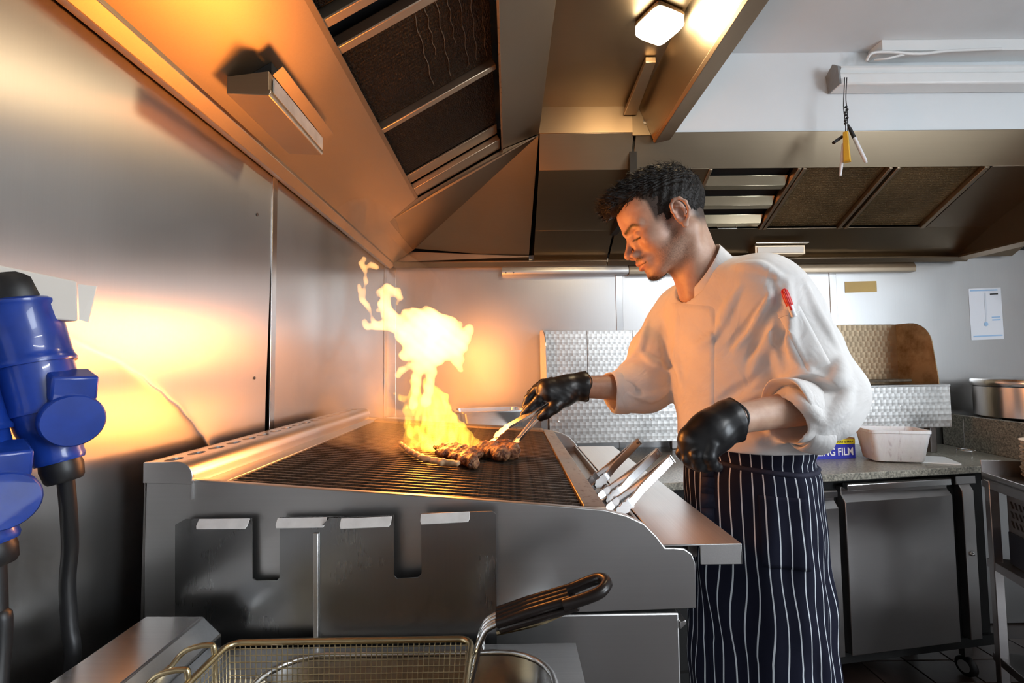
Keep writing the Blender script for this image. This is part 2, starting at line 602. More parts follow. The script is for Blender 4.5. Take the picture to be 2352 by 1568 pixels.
bank('back_plate', -.02, 1.02, NEAR, 1.86, .075, .004, M['black'])
for (y0, y1) in ((1.012, 1.338), (1.365, 1.705), (.56, .90)):
    f = bank('filter', .0, .985, y0, y1, .034, .022, M['knit_dark'])
    for k in range(7 if y0 < 1.3 else 0):
        u = .50 + k * .072
        path = [fq(u + .006 * math.sin(j * 1.3 + k * 2.1), y0 + (y1 - y0) * (.02 + (.9 - .35 * (k % 2) * (k < 4)) * j / 16.0), .0325) for j in range(17)]
        MB().tube(path, .0010, 4).build('wire', M['rust_rim'], f)
for (y0, y1, w) in ((1.340, 1.363, .03), (.985, 1.010, .03), (.905, .930, .03)):
    bank('rail', -.01, .985, y0, y1, .012, .026, HS, bevel=.003)
bank('filter_stop', .0, .985, 1.710, 1.775, .028, .006, HS, bevel=.001)
bank('filter_stop', .0, .985, 1.785, 1.862, .006, .022, HS, bevel=.002)
bank('drip_edge', -.02, .03, NEAR, 1.86, .0, .02, HD)

# box luminaire under the lower panel (unlit), glass towards the cook
lum = thing('canopy_luminaire', 'boxy steel luminaire with glass side on the grill hood', 'light fitting', (0, 0, 0))
a0, a1 = W(509, 203, Y=.86), W(617, 203, Y=.86)
z0 = 1.842
LX0, LX1, LY0, LY1 = -.532, -.448, .89, 1.150
MB().prism([(LX0, z0 + .004), (LX1 - .004, z0), (LX1, z0 + .006), (LX1, z0 + .012), (LX1 - .004, z0 + .012), (LX1 - .004, z0 + .048), (LX0, z0 + .038)], 'y', LY0, LY1).build('housing', HS, lum, bevel=.0012)
MB().prism([(LX0 + .012, z0 + .036), (LX1 - .012, z0 + .042), (LX1 - .012, zl(LX1 - .012) - .001), (LX0 + .012, zl(LX0 + .012) - .001)], 'y', LY0 + .025, LY1 - .01).build('mounting', M['dark_gap'], lum)
M['glass_dull'] = plain('glass_dull', (0.42, 0.40, 0.36), 0.22, Coat_Weight=.6, var=.15, vscale=30)
MB().slab([(LX1 - .002, LY0 + .012, z0 + .010), (LX1 - .002, LY1 - .008, z0 + .010), (LX1 - .002, LY1 - .008, z0 + .040), (LX1 - .002, LY0 + .012, z0 + .040)], .003, (1, 0, 0)).build('glass', M['glass_dull'], lum)
MB().slab([(LX1 - .002, LY0 + .01, z0 + .046), (LX1 + .020, LY0 + .005, z0 + .060), (LX1 + .020, LY1 + .012, z0 + .060), (LX1 - .002, LY1 + .012, z0 + .046)], .0015, (-.4, 0, 1)).build('hinged_flap', HS, lum, bevel=.0005)

# lit bulkhead lamps on the canopy top
M['lamp_glass'] = emit('lamp_glass', (1.0, 0.86, 0.58), 15.0)


def canopy_lamp(x, y, rot, label):
    t = thing('canopy_lamp', label, 'lamp', (x, y, 2.355), rot)
    MB().box((-.054, -.054, -.022), (.054, .054, .0)).build('base', HD, t, bevel=.012, seg=3)
    r = [( .055 * math.copysign(min(1, abs(math.cos(q)) ** .35), math.cos(q)), .055 * math.copysign(min(1, abs(math.sin(q)) ** .35), math.sin(q))) for q in [2 * PI * k / 40 for k in range(40)]]
    m = MB()
    vs = [(p[0], p[1], -.020) for p in r] + [(p[0], p[1], -.042) for p in r] + [(p[0] * .86, p[1] * .86, -.052) for p in r]
    fs = []
    for k in range(40):
        fs += [(k, (k + 1) % 40, 40 + (k + 1) % 40, 40 + k), (40 + k, 40 + (k + 1) % 40, 80 + (k + 1) % 40, 80 + k)]
    fs += [tuple(range(80, 120)), tuple(range(39, -1, -1))]
    m.add(vs, fs)
    m.build('diffuser', M['lamp_glass'], t, smooth=True)
    return t


lp = W(1515, 66, Z=2.315)
canopy_lamp(lp.x, lp.y, .45, 'lit square lamp glowing on the canopy top above the chef')
point_light('canopy_lamp_light', (lp.x, lp.y, 2.265), 4.5, (1.0, .74, .42), .05, .5)

# ================================================================== HOOD ALONG THE BACK WALL
hb = thing('extraction_hood', 'stainless extraction hood with tan filters along the back wall', 'extraction hood', (0, 0, 0))
B0, B1, B2, B3 = (2.445, 1.862), (2.262, 1.968), (1.935, 2.128), (1.865, 2.247)


def bp(x, a):
    return V(x, a[0], a[1])


def bpanel(name, x0, x1, a, b, mat, t=.003, bev=.0008):
    return MB().slab([bp(x0, a), bp(x1, a), bp(x1, b), bp(x0, b)], t, (0, .4, 1)).build(name, mat, hb, bevel=bev)


for (x0, x1) in ((.134, .510), (.520, 2.62)):
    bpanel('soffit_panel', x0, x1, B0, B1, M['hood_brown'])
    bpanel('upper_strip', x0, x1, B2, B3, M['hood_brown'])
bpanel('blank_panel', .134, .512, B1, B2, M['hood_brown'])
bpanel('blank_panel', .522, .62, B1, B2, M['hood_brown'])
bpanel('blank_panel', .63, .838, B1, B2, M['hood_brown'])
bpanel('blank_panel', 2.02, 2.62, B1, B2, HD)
MB().box((.50, 1.90, 1.95), (.53, 2.4, 2.3)).build('seam_backing', M['black'], hb)
MB().slab([bp(.84, (B1[0], B1[1] + .06)), bp(2.02, (B1[0], B1[1] + .06)), bp(2.02, (B2[0], B2[1] + .06)), bp(.84, (B2[0], B2[1] + .06))], .004, (0, .4, 1)).build('filter_box', M['black'], hb)
bd = V(0, B2[0] - B1[0], B2[1] - B1[1])
bn = V(0, -bd.z, bd.y).normalized()
if bn.z < 0:
    bn = -bn


def bq(x, u, lift):
    return V(x, B1[0], B1[1]) + bd * u + bn * lift


def bslab(name, x0, x1, u0, u1, lift, t, mat, par=None, bev=.001):
    return MB().slab([bq(x0, u0, lift), bq(x1, u0, lift), bq(x1, u1, lift), bq(x0, u1, lift)], t, bn).build(name, mat, par or hb, bevel=bev)


baf = bslab('baffle_filter', .85, 1.205, -.0, 1.0, .040, .003, M['black'])
for u0, w in ((.03, .17), (.35, .17), (.67, .17)):
    for part in (0,):
        m = MB()
        m.slab([bq(.855, u0, .004), bq(1.20, u0, .004), bq(1.20, u0 + w * .45, .0), bq(.855, u0 + w * .45, .0)], .002, bn)
        m.slab([bq(.855, u0 + w * .45, .0), bq(1.20, u0 + w * .45, .0), bq(1.20, u0 + w, .022), bq(.855, u0 + w, .022)], .002, bn)
        m.build('baffle', M['baffle_steel'], baf, bevel=.001)
MB().tube([bq(1.0, .06, -.004), bq(1.0, .06, -.016), bq(1.09, .06, -.016), bq(1.09, .06, -.004)], .0025, 6).build('lift_handle', M['bright_steel'], baf)
f1 = bslab('mesh_filter', 1.245, 1.585, 0, 1, .014, .02, M['knit_tan'])
f2 = bslab('mesh_filter', 1.635, 1.985, 0, 1, .014, .02, M['knit_tan'])
for (x0, x1) in ((.838, .852), (1.207, 1.222), (1.228, 1.243), (1.587, 1.602), (1.620, 1.634), (1.987, 2.008)):
    bslab('filter_rail', x0, x1, -.01, 1.0, -.006, .03, M['hood_steel'], bev=.002)
gb = [(2.452, 1.838), (2.425, 1.832), (2.405, 1.852), (2.412, 1.860), (2.428, 1.846), (2.444, 1.852), (2.444, 1.875), (2.452, 1.875)]
MB().prism(gb, 'x', -.58, .505).build('gutter', HS, hb, bevel=.001)
MB().prism([(y - .004, z) for y, z in gb], 'x', .512, 2.36).build('gutter', HD, hb, bevel=.001)
MB().prism([(2.30, 1.85), (2.345, 1.838), (2.365, 1.856), (2.355, 1.866), (2.335, 1.854), (2.31, 1.862)], 'y', 1.6, 2.42).build('end_gutter', HS, hb, bevel=.001)
MB().slab([(2.33, 1.6, 1.862), (2.33, 2.44, 1.862), (2.33, 2.26, 1.975), (2.33, 1.93, 2.13), (2.33, 1.6, 2.24)], .004, (1, 0, 0)).build('end_panel', HD, hb)

wl2 = thing('canopy_luminaire', 'small box luminaire on the rear hood behind the chef', 'light fitting', (0, 0, 0))
MB().box((1.225, 2.335, 1.86), (1.475, 2.40, 1.905)).build('housing', HS, wl2, bevel=.002)
MB().box((1.235, 2.331, 1.866), (1.465, 2.336, 1.896)).build('glass', plain('luminaire_glass', (.78, .74, .66), .35), wl2, bevel=.001)
MB().slab([(1.222, 2.335, 1.908), (1.482, 2.335, 1.908), (1.482, 2.315, 1.912), (1.222, 2.315, 1.912)], .002, (0, 0, 1)).build('hinged_flap', M['bright_steel'], wl2)

# channel on the back wall right under the hood
rail = thing('wall_channel', 'long steel channel fixed to the back wall under the hood', 'channel', (0, 0, 0))
MB().prism([(YB - .001, 1.79), (YB - .042, 1.79), (YB - .046, 1.80), (YB - .046, 1.812), (YB - .030, 1.845), (YB - .001, 1.845)], 'x', -.03, .62).build('channel', M['back_steel'], rail, bevel=.001)
MB().prism([(YB - .001, 1.785), (YB - .042, 1.785), (YB - .046, 1.80), (YB - .046, 1.812), (YB - .030, 1.845), (YB - .001, 1.845)], 'x', .622, 2.10).build('channel', M['hood_dark'], rail, bevel=.001)
for xx in (-.01, .03):
    MB().lathe([(0, 0), (.004, 0), (.003, .002), (0, .002)], 10, Matrix.Translation((xx, YB - .046, 1.80)) @ Matrix.Rotation(PI / 2, 4, 'X')).build('screw', M['dark_steel'], rail)

# ---- fluorescent batten, conduit and its cable on the bulkhead
bt = thing('batten_light', 'long white fluorescent batten below the conduit on the bulkhead', 'light fitting', (0, 0, 0))
bz = W(2000, 168, Y=1.80).z
bx = W(1932, 168, Y=1.80).x
MB().prism([(1.874, bz + .022), (1.874, bz + .058), (1.815, bz + .040), (1.812, bz + .030), (1.83, bz + .006)], 'x', bx + .01, 3.15).build('reflector', M['white_gloss'], bt, bevel=.001)
MB().prism([(1.872, bz - .040), (1.872, bz + .010), (1.812, bz + .010), (1.806, bz + .004), (1.806, bz - .034), (1.812, bz - .040)], 'x', bx, 3.15).build('body', M['white_gloss'], bt, bevel=.003)
MB().slab([(bx - .004, 1.872, bz - .04), (bx - .004, 1.806, bz - .036), (bx - .012, 1.80, bz + .03), (bx - .012, 1.83, bz + .055), (bx - .012, 1.872, bz + .03)], .008, (1, 0, 0)).build('end_cap', plain('grey_cap', (.25, .26, .26), .5), bt)
cd = thing('conduit', 'white plastic conduit in the corner of ceiling and bulkhead', 'conduit', (0, 0, 0))
cz = W(2050, 122, Y=1.84).z
cx0 = W(2008, 122, Y=1.84).x
MB().box((cx0, 1.80, cz - .016), (3.15, 1.874, cz + .028)).build('trunking', M['white_gloss'], cd, bevel=.002)
cb = [W(1990, 140, Y=1.81), W(2004, 122, Y=1.80), W(2050, 120, Y=1.795), W(2110, 124, Y=1.795), W(2180, 117, Y=1.795), W(2300, 112, Y=1.795)]
tag(MB().tube(bez(cb, 6), .0055, 8).build('cable', M['white_gloss'], smooth=True), 'thin white cable curling out of the conduit end', 'cable')
tag(MB().tube(bez([W(2008, 138, Y=1.82), W(2040, 134, Y=1.80), W(2085, 124, Y=1.80), W(2140, 121, Y=1.80)], 6), .0045, 8).build('cable', M['white_gloss'], smooth=True), 'second white cable looping over the batten light', 'cable')

# ---- lit fluorescent battens over the aisle (behind the camera)
M['tube_glow'] = emit('tube_glow', (0.95, 0.98, 1.0), 10.0)
for i, (bxx, lab) in enumerate(((1.55, 'lit fluorescent tube light over the aisle'), (2.6, 'lit fluorescent tube light by the side wall'))):
    t = thing('tube_light', lab, 'light fitting', (bxx, -.5, ZC), 0, 'lit tube lights on the ceiling')
    MB().box((-.05, -.75, -.055), (.05, .75, 0)).build('body', M['white_gloss'], t, bevel=.004)
    MB().tube([(0, -.72, -.075), (0, .72, -.075)], .016, 12).build('tube', M['tube_glow'], t, smooth=True)
    area_light('tube_light_glow', (bxx, -.5, ZC - .10), (bxx, -.499, 0),    .06, 1.44, 22, (.95, .98, 1.0))

# ================================================================== CHARGRILL
GS = M['grill_steel']
grill = thing('chargrill', 'wide stainless chargrill with a ridged iron cooking surface', 'chargrill', (0, 0, 0))
GY0, GY1 = .77, 1.73


def gz(x):
    """height of the gently sloping cooking surface"""
    return 1.092 - .072 * (x - .13)


def qx(px, py):
    p = W(px, py, Y=GY0)
    return (p.x, p.z)


side = [qx(330, 1425), qx(332, 1092)] + [qx(415, 1099), qx(700, 1120), qx(1000, 1141), qx(1250, 1159), qx(1390, 1171), qx(1440, 1184), qx(1480, 1203), qx(1509, 1232), qx(1528, 1258),
        qx(1548, 1258), qx(1572, 1260), qx(1590, 1272), qx(1598, 1294), qx(1600, 1397), qx(1220, 1411)]
MB().prism(side, 'y', GY0, GY0 + .012).build('side_panel', GS, grill, bevel=.0018)
MB().prism(side, 'y', GY1 - .012, GY1).build('side_panel', GS, grill, bevel=.0018)
zb = side[-1][1]
# lower cabinet
MB().box((-.56, GY0 + .006, .10), (W(1563, 1410, Y=GY0).x, GY1 - .006, zb - .004)).build('cabinet', M['grill_steel'], grill, bevel=.003)
for (x, y) in ((-.5, .83), (.2, .83), (-.5, 1.66), (.2, 1.66)):
    MB().lathe([(0, 0), (.022, 0), (.022, .012), (.016, .014), (.016, .10), (0, .10)], 16, Matrix.Translation((x, y, 0))).build('foot', M['dark_steel'], grill, smooth=True)
MB().slab([W(1563, 1428, Y=GY0 + .002), W(1575, 1424, Y=GY0 + .002), W(1577, 1432, Y=GY0 + .002), W(1563, 1446, Y=GY0 + .002)], .4, (0, 1, 0)).build('door_grip', GS, grill, bevel=.001)
# front box behind the channel
MB().box((.16, GY0 + .012, zb), (side[14][0] - .012, GY1 - .012, 1.015)).build('front_box', GS, grill)
# ---- rear flue with a row of vent holes
FB, FF, FTZ = -.575, -.500, 1.176
fz0 = 1.118
arc = [(FF - .022 + .022 * math.cos(q), FTZ - .022 + .022 * math.sin(q)) for q in [PI / 2 * k / 6 for k in range(7)]]
prof = [(FF, fz0)] + arc
m = MB()
k = len(prof)
for y in (GY0 - .004, GY1):
    m.v += [(p[0], y, p[1]) for p in prof]
for i in range(k - 1):
    m.f.append((i, i + 1, k + i + 1, k + i))
m.build('flue_front', GS, grill, smooth=True)
# top plate made of cells with round holes
m = MB()
NH = 17
cw = (GY1 - GY0 + .004) / NH
xc, x0, x1 = -.548, FB, FF - .022
for h in range(NH):
    ya = GY0 - .004 + h * cw
    yc = ya + cw / 2
    n = 24
    r = .0150
    ring = [(xc + r * .72 * math.cos(2 * PI * q / n), yc + r * 1.25 * math.sin(2 * PI * q / n)) for q in range(n)]
    outer = []
    for q in range(n):
        c, s = math.cos(2 * PI * q / n), math.sin(2 * PI * q / n)
        tx = (x1 - xc) / c if c > 1e-6 else ((x0 - xc) / c if c < -1e-6 else 1e9)
        ty = (cw / 2) / abs(s) if abs(s) > 1e-6 else 1e9
        t = min(tx, ty)
        outer.append((xc + t * c, yc + t * s))
    b = len(m.v)
    m.v += [(p[0], p[1], FTZ) for p in outer] + [(p[0], p[1], FTZ) for p in ring] + [(p[0], p[1], FTZ - .012) for p in ring]
    for q in range(n):
        w = (q + 1) % n
        m.f += [(b + q, b + w, b + n + w, b + n + q), (b + n + q, b + n + w, b + 2 * n + w, b + 2 * n + q)]
    for (cx_, cy_) in ((x0, ya), (x0, ya + cw), (x1, ya), (x1, ya + cw)):
        # fill the cell corner between neighbouring outer points
        best = sorted(range(n), key=lambda q: (outer[q][0] - cx_) ** 2 + (outer[q][1] - cy_) ** 2)[:2]
        m.v.append((cx_, cy_, FTZ))
        m.f.append((len(m.v) - 1, b + best[0], b + best[1]))
m.build('flue_top', GS, grill)
MB().box((FB + .001, GY0 + .013, 1.09), (FF - .004, GY1 - .001, FTZ - .02)).build('flue_inside', M['dark_gap'], grill)
MB().prism([(FB, 1.145), (FB, FTZ + .001)] + [(FF - .022 + .024 * math.cos(q), FTZ - .022 + .0235 * math.sin(q)) for q in [PI / 2 - PI / 2 * k / 6 for k in range(7)]] + [(FF, 1.142)], 'y', GY0 - .006, GY0 - .001).build('flue_end_cap', GS, grill, bevel=.0008)
MB().prism([(FB, 1.10), (FB, FTZ)] + [(FF - .022 + .023 * math.cos(q), FTZ - .022 + .0225 * math.sin(q)) for q in [PI / 2 - PI / 2 * k / 6 for k in range(7)]] + [(FF, 1.10)], 'y', GY1 - .001, GY1 + .004).build('flue_end_cap', GS, grill, bevel=.0008)
MB().box((FB - .002, GY0, .10), (FB + .002, GY1, FTZ)).build('back_panel', M['dark_steel'], grill)
# ---- cooking surface: rim, bed and ridged bars
SX0, SX1 = -.470, .118
SY0, SY1 = GY0 + .012, GY1 - .062
MB().slab([(FF, SY0, gz(FF) + .004), (SX0, SY0, gz(SX0) + .002), (SX0, GY1 - .012, gz(SX0) + .002), (FF, GY1 - .012, gz(FF) + .004)], .006, (0, 0, -1)).build('rear_rim', GS, grill, bevel=.001)
MB().slab([(SX1, SY0, gz(SX1) + .003), (.155, SY0, gz(.155) + .002), (.155, GY1 - .012, gz(.155) + .002), (SX1, GY1 - .012, gz(SX1) + .003)], .010, (0, 0, -1)).build('front_rim', M['rust_rim'], grill, bevel=.0012)
MB().slab([(SX0, SY1 + .012, gz(SX0) + .006), (SX1, SY1 + .012, gz(SX1) + .006), (SX1, GY1 - .012, gz(SX1) + .008), (SX0, GY1 - .012, gz(SX0) + .008)], .014, (0, 0, -1)).build('far_rim', M['rust_rim'], grill, bevel=.0012)
MB().slab([(SX0, SY0, gz(SX0) - .012), (SX1, SY0, gz(SX1) - .012), (SX1, SY1 + .02, gz(SX1) - .012), (SX0, SY1 + .02, gz(SX0) - .012)], .01, (0, 0, -1)).build('grate_bed', M['black_iron'], grill)
M['bar_iron'] = NT('bar_iron')
_t = M['bar_iron']
_co = _t.coord()
_n = _t.noise(_co, 90, 4, .7)
_n2 = _t.noise(_t.coord('Generated', (3, 3, 3)), 1.0, 3)
_t.setb(Base_Color=_t.ramp(_n, [(.35, (.018, .012, .009)), (.62, (.085, .055, .036)), (.8, (.16, .10, .065))]), Metallic=.55, Roughness=.38, Normal=_t.bump(_n, .6, .003))
M['bar_iron'] = _t.m
bar0 = None
NB = 46
for i in range(NB):
    y = SY0 + .006 + (SY1 + .004 - SY0) * i / (NB - 1)
    if bar0 is None:
        h = .0115
        pr = [(-.0052, 0), (-.0040, h * .8), (-.0022, h), (.0022, h), (.0040, h * .8), (.0052, 0)]
        m = MB()
        L = SX1 - SX0 - .004
        NS = 6
        for s in range(NS + 1):
            x = L * s / NS
            m.v += [(x, p[0], p[1] - .072 * x) for p in pr]
        for s in range(NS):
            for q in range(5):
                a = s * 6 + q
                m.f.append((a, a + 1, a + 7, a + 6))
        m.f += [tuple(range(6)), tuple(range(NS * 6, NS * 6 + 6))]
        bar0 = m.build('grate_bar', M['bar_iron'], grill)
        o = bar0
    else:
        o = bar0.copy()
        COL.objects.link(o)
        o.parent = grill
    o.location = (SX0 + .002, y, gz(SX0) - .0125)
# ---- utensil channel and front shelf
MB().slab([(.155, SY0, gz(.155)), (.200, SY0, 1.020), (.200, GY1 - .012, 1.020), (.155, GY1 - .012, gz(.155))], .003, (-.6, 0, -.8)).build('channel_wall', M['dark_steel'], grill)
MB().box((.196, SY0, 1.012), (.236, GY1 - .012, 1.018)).build('channel_floor', M['dark_steel'], grill)
TZ = 1.036
MB().box((.230, GY0 + .012, 1.012), (.236, GY1 - .012, TZ)).build('shelf_rear_edge', GS, grill, bevel=.001)
sh = MB()
sh.box((.240, GY0 + .002, TZ - .003), (.366, GY1 - .02, TZ)).box((.363, GY0 + .002, TZ - .032), (.366, GY1 - .02, TZ - .001)).box((.300, GY0 + .002, TZ - .032), (.366, GY0 + .006, TZ - .001)).box((.300, GY1 - .024, TZ - .032), (.366, GY1 - .020, TZ - .001))
sh.build('front_shelf', M['tray_steel'], grill, bevel=.001)
MB().box((.29, GY0 + .03, TZ - .03), (.305, GY1 - .05, TZ - .003)).build('shelf_bracket', M['dark_steel'], grill)

# ================================================================== TWO SLOTTED SHEETS ON THE SIDE OF THE GRILL
def P2(px, py, y):
    return W(px, py, Y=y)


M['pale_tab'] = plain('pale_tab', (.66, .64, .62), .45, var=.12, vscale=50)


def hung_sheet(label, y, outline, lips, flange=None):
    t = thing('fryer_cover', label, 'metal sheet', (0, 0, 0), 0, 'slotted steel sheets standing against the grill side')
    pts = [P2(px, py, y) for px, py in outline]
    MB().slab(pts, .002, (0, 1, 0)).build('plate', M['sheet_steel'], t)
    for (xa, ya, xb, yb) in lips:
        a, b = P2(xa, ya, y), P2(xb, yb, y)
        d = (b - a)
        h = .0125
        n_ = 8
        m = MB()
        out = []
        for (s, e) in ((0, 0), (1, 0), (1, .7), (.97, 1), (.03, 1), (0, .7)):
            out.append(a + d * s + V(0, -.004 - .010 * e, -h * e))
        m.slab(out, .0015, (0, -.75, .66))
        m.build('folded_tab', M['pale_tab'], t, bevel=.0006)
    if flange:
        a, b, w = flange
        MB().slab([P2(*a, y), P2(*b, y), P2(b[0] + w, b[1], y), P2(a[0] + w, a[1], y)], .006, (0, -1, 0)).build('edge_flange', M['grill_steel'], t, bevel=.001)
    return t


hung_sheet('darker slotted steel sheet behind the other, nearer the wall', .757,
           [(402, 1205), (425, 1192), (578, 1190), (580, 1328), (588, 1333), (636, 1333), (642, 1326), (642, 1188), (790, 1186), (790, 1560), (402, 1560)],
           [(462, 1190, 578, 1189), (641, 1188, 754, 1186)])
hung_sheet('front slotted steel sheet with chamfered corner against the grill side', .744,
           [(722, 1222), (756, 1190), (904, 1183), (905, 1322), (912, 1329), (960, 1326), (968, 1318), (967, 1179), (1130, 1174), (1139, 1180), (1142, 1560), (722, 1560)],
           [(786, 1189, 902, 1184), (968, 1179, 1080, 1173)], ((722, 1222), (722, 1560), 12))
# the sheets stand in the gap between fryer and grill
# ================================================================== FRYER
FY = .728
frz = W(1322, 1476, Y=FY).z
frx = W(1322, 1476, Y=FY).x
fry = thing('deep_fryer', 'stainless deep fryer in front of the chargrill', 'deep fryer', (0, 0, 0))
FN = .18
wx0, wx1, wy0, wy1 = -.335, .055, .30, .705      # well opening


def rrect(x0, y0, x1, y1, r, n=6):
    out = []
    for (cx_, cy_, a) in ((x1 - r, y1 - r, 0), (x0 + r, y1 - r, PI / 2), (x0 + r, y0 + r, PI), (x1 - r, y0 + r, 1.5 * PI)):
        out += [(cx_ + r * math.cos(a + PI / 2 * k / n), cy_ + r * math.sin(a + PI / 2 * k / n)) for k in range(n + 1)]
    return out


inner = rrect(wx0, wy0, wx1, wy1, .07)
nI = len(inner)
outr = []
cxm, cym = (wx0 + wx1) / 2, (wy0 + wy1) / 2
OX0, OX1, OY0, OY1 = -.552, frx, FN, FY
for (x, y) in inner:
    dx, dy = x - cxm, y - cym
    t = min([(OX1 - cxm) / dx if dx > 1e-6 else ((OX0 - cxm) / dx if dx < -1e-6 else 1e9), (OY1 - cym) / dy if dy > 1e-6 else ((OY0 - cym) / dy if dy < -1e-6 else 1e9)])
    outr.append((cxm + dx * t, cym + dy * t))
m = MB()
m.v = [(p[0], p[1], frz) for p in outr] + [(p[0], p[1], frz) for p in inner] + [(p[0] * .985, p[1] * .99 + .004, frz - .022) for p in inner] + [(p[0] * .95, p[1] * .95 + .02, frz - .17) for p in inner]
for L in range(3):
    for q in range(nI):
        w = (q + 1) % nI
        m.f.append((L * nI + q, L * nI + w, (L + 1) * nI + w, (L + 1) * nI + q))
m.f.append(tuple(3 * nI + q for q in range(nI)))
for (cx_, cy_) in ((OX0, OY0), (OX0, OY1), (OX1, OY0), (OX1, OY1)):
    best = sorted(range(nI), key=lambda q: (outr[q][0] - cx_) ** 2 + (outr[q][1] - cy_) ** 2)[:2]
    m.v.append((cx_, cy_, frz))
    m.f.append((len(m.v) - 1, best[0], best[1]))
m.build('top', M['bright_steel'], fry, smooth=True)
MB().tube([(p[0], p[1], frz + .002) for p in inner], .0045, 8, closed=True).build('well_rim', M['bright_steel'], fry, smooth=True)
MB().box((OX0, OY0, .1), (OX1, OY1 - .0, frz - .19)).box((OX1 - .004, OY0, .1), (OX1, OY1, frz - .0015)).box((OX0, OY1 - .004, .1), (OX1, OY1, frz - .0015)).box((OX0, OY0, .1), (OX1, OY0 + .004, frz - .0015)).box((OX0, OY0, .1), (OX0 + .004, OY1, frz - .0015)).build('body', M['bright_steel'], fry, bevel=.001)
for (x, y) in ((-.50, .24), (.03, .24), (-.50, .68), (.03, .68)):
    MB().lathe([(0, 0), (.02, 0), (.02, .012), (.015, .014), (.015, .10), (0, .10)], 14, Matrix.Translation((x, y, 0))).build('foot', M['dark_steel'], fry, smooth=True)
oil = plain('oil', (.05, .025, .006), .08)
MB().prism([(p[0] * .96, p[1] * .96 + .016) for p in inner], 'z', frz - .13, frz - .125).build('oil', oil, fry)
# raised rear box of the fryer along the wall
q1, q2, q3 = W(335, 1414, Y=FY - .01), W(468, 1414, Y=FY - .01), W(510, 1455, Y=FY - .01)
hb_ = [(q1.x, frz - .01), (q1.x, q1.z), (q2.x, q2.z), (q3.x, q3.z), (q3.x, frz - .01)]
MB().prism(hb_, 'y', FN, FY - .01).build('rear_box', M['bright_steel'], fry, bevel=.0025)

# ---- wire basket lifted out of the well, hooked on the rear box
bk = thing('fryer_basket', 'wire fryer basket with a black ribbed grip', 'fryer basket', (0, 0, 0))
M['wire'] = steel('wire', (.52, .42, .25), .3, 'x', smudge=.05)
BZ = W(800, 1471, Y=.665).z
bx0, bx1 = W(527, 1476, Y=.665).x, W(1084, 1468, Y=.665).x
by0, by1 = .33, .665
rim = [(p[0], p[1], BZ) for p in rrect(bx0, by0, bx1, by1, .018, 5)]
MB().tube(rim, .0042, 8, closed=True).build('rim', M['wire'], bk, smooth=True)
m = MB()
dpt = .115
ix, iy = .018, .018
wr = .00075


def bwall(x, y, z):
    """pulls the walls in towards the bottom"""
    s = z / dpt
    cx_, cy_ = (bx0 + bx1) / 2, (by0 + by1) / 2
    return V(cx_ + (x - cx_) * (1 - .05 * s), cy_ + (y - cy_) * (1 - .05 * s), BZ - z)


nx_, ny_, nz_ = 46, 44, 14
for i in range(nx_ + 1):
    x = bx0 + (bx1 - bx0) * i / nx_
    m.tube([bwall(x, by1, 0), bwall(x, by1, dpt), bwall(x, by0, dpt), bwall(x, by0, 0)], wr, 4)
for j in range(ny_ + 1):
    y = by0 + (by1 - by0) * j / ny_
    m.tube([bwall(bx0, y, 0), bwall(bx0, y, dpt), bwall(bx1, y, dpt), bwall(bx1, y, 0)], wr, 4)
for k_ in range(1, nz_ + 1):
    z = dpt * k_ / nz_
    m.tube([bwall(bx0, by0, z), bwall(bx1, by0, z), bwall(bx1, by1, z), bwall(bx0, by1, z)], wr, 4, closed=True)
tag(m.build('wire_mesh', M['wire'], bk), kind='stuff')
# hanging hooks at the rear
for (ya,) in ((.635,), (.585,)):
    pts = bez([(bx0, ya, BZ - .05), (bx0 - .002, ya, BZ + .004), (bx0 - .008, ya, BZ + .014), (bx0 - .035, ya - .004, BZ + .010), (bx0 - .052, ya - .006, BZ - .008)], 6)
    MB().tube(pts, .0034, 8).build('hook', M['wire'], bk, smooth=True)
# handle: flat wire stem rising from the right side, then the ribbed grip
HY = .655
s0, s1, s2 = W(1078, 1568, Y=HY), W(1108, 1440, Y=HY), W(1142, 1412, Y=HY)
s3, s4 = W(1290, 1366, Y=HY - .005), W(1388, 1334, Y=HY - .01)
for dy in (-.020, .004):
    MB().tube(bez([s0 + V(0, dy, 0), s0 * .45 + s1 * .55 + V(0, dy, 0), s1 + V(0, dy, -.004), s2 + V(0, dy, -.001), s3 + V(0, dy, 0)], 8), .0040, 8).build('stem_wire', M['bright_steel'], bk, smooth=True)
for dy in (-.013, -.003):
    MB().tube(bez([s1 + V(0, dy, -.02), s1 + V(0, dy, -.003), s2 + V(0, dy, -.001), s3 + V(0, dy, 0)], 8), .0036, 8).build('stem_wire', M['bright_steel'], bk, smooth=True)
M['grip'] = plain('grip', (.014, .010, .009), .3)
ax = (s4 - s2).normalized()
upv = V(0, 1, 0).cross(ax).normalized()
if upv.z < 0:
    upv = -upv
m = MB()
L = (s4 - s2).length
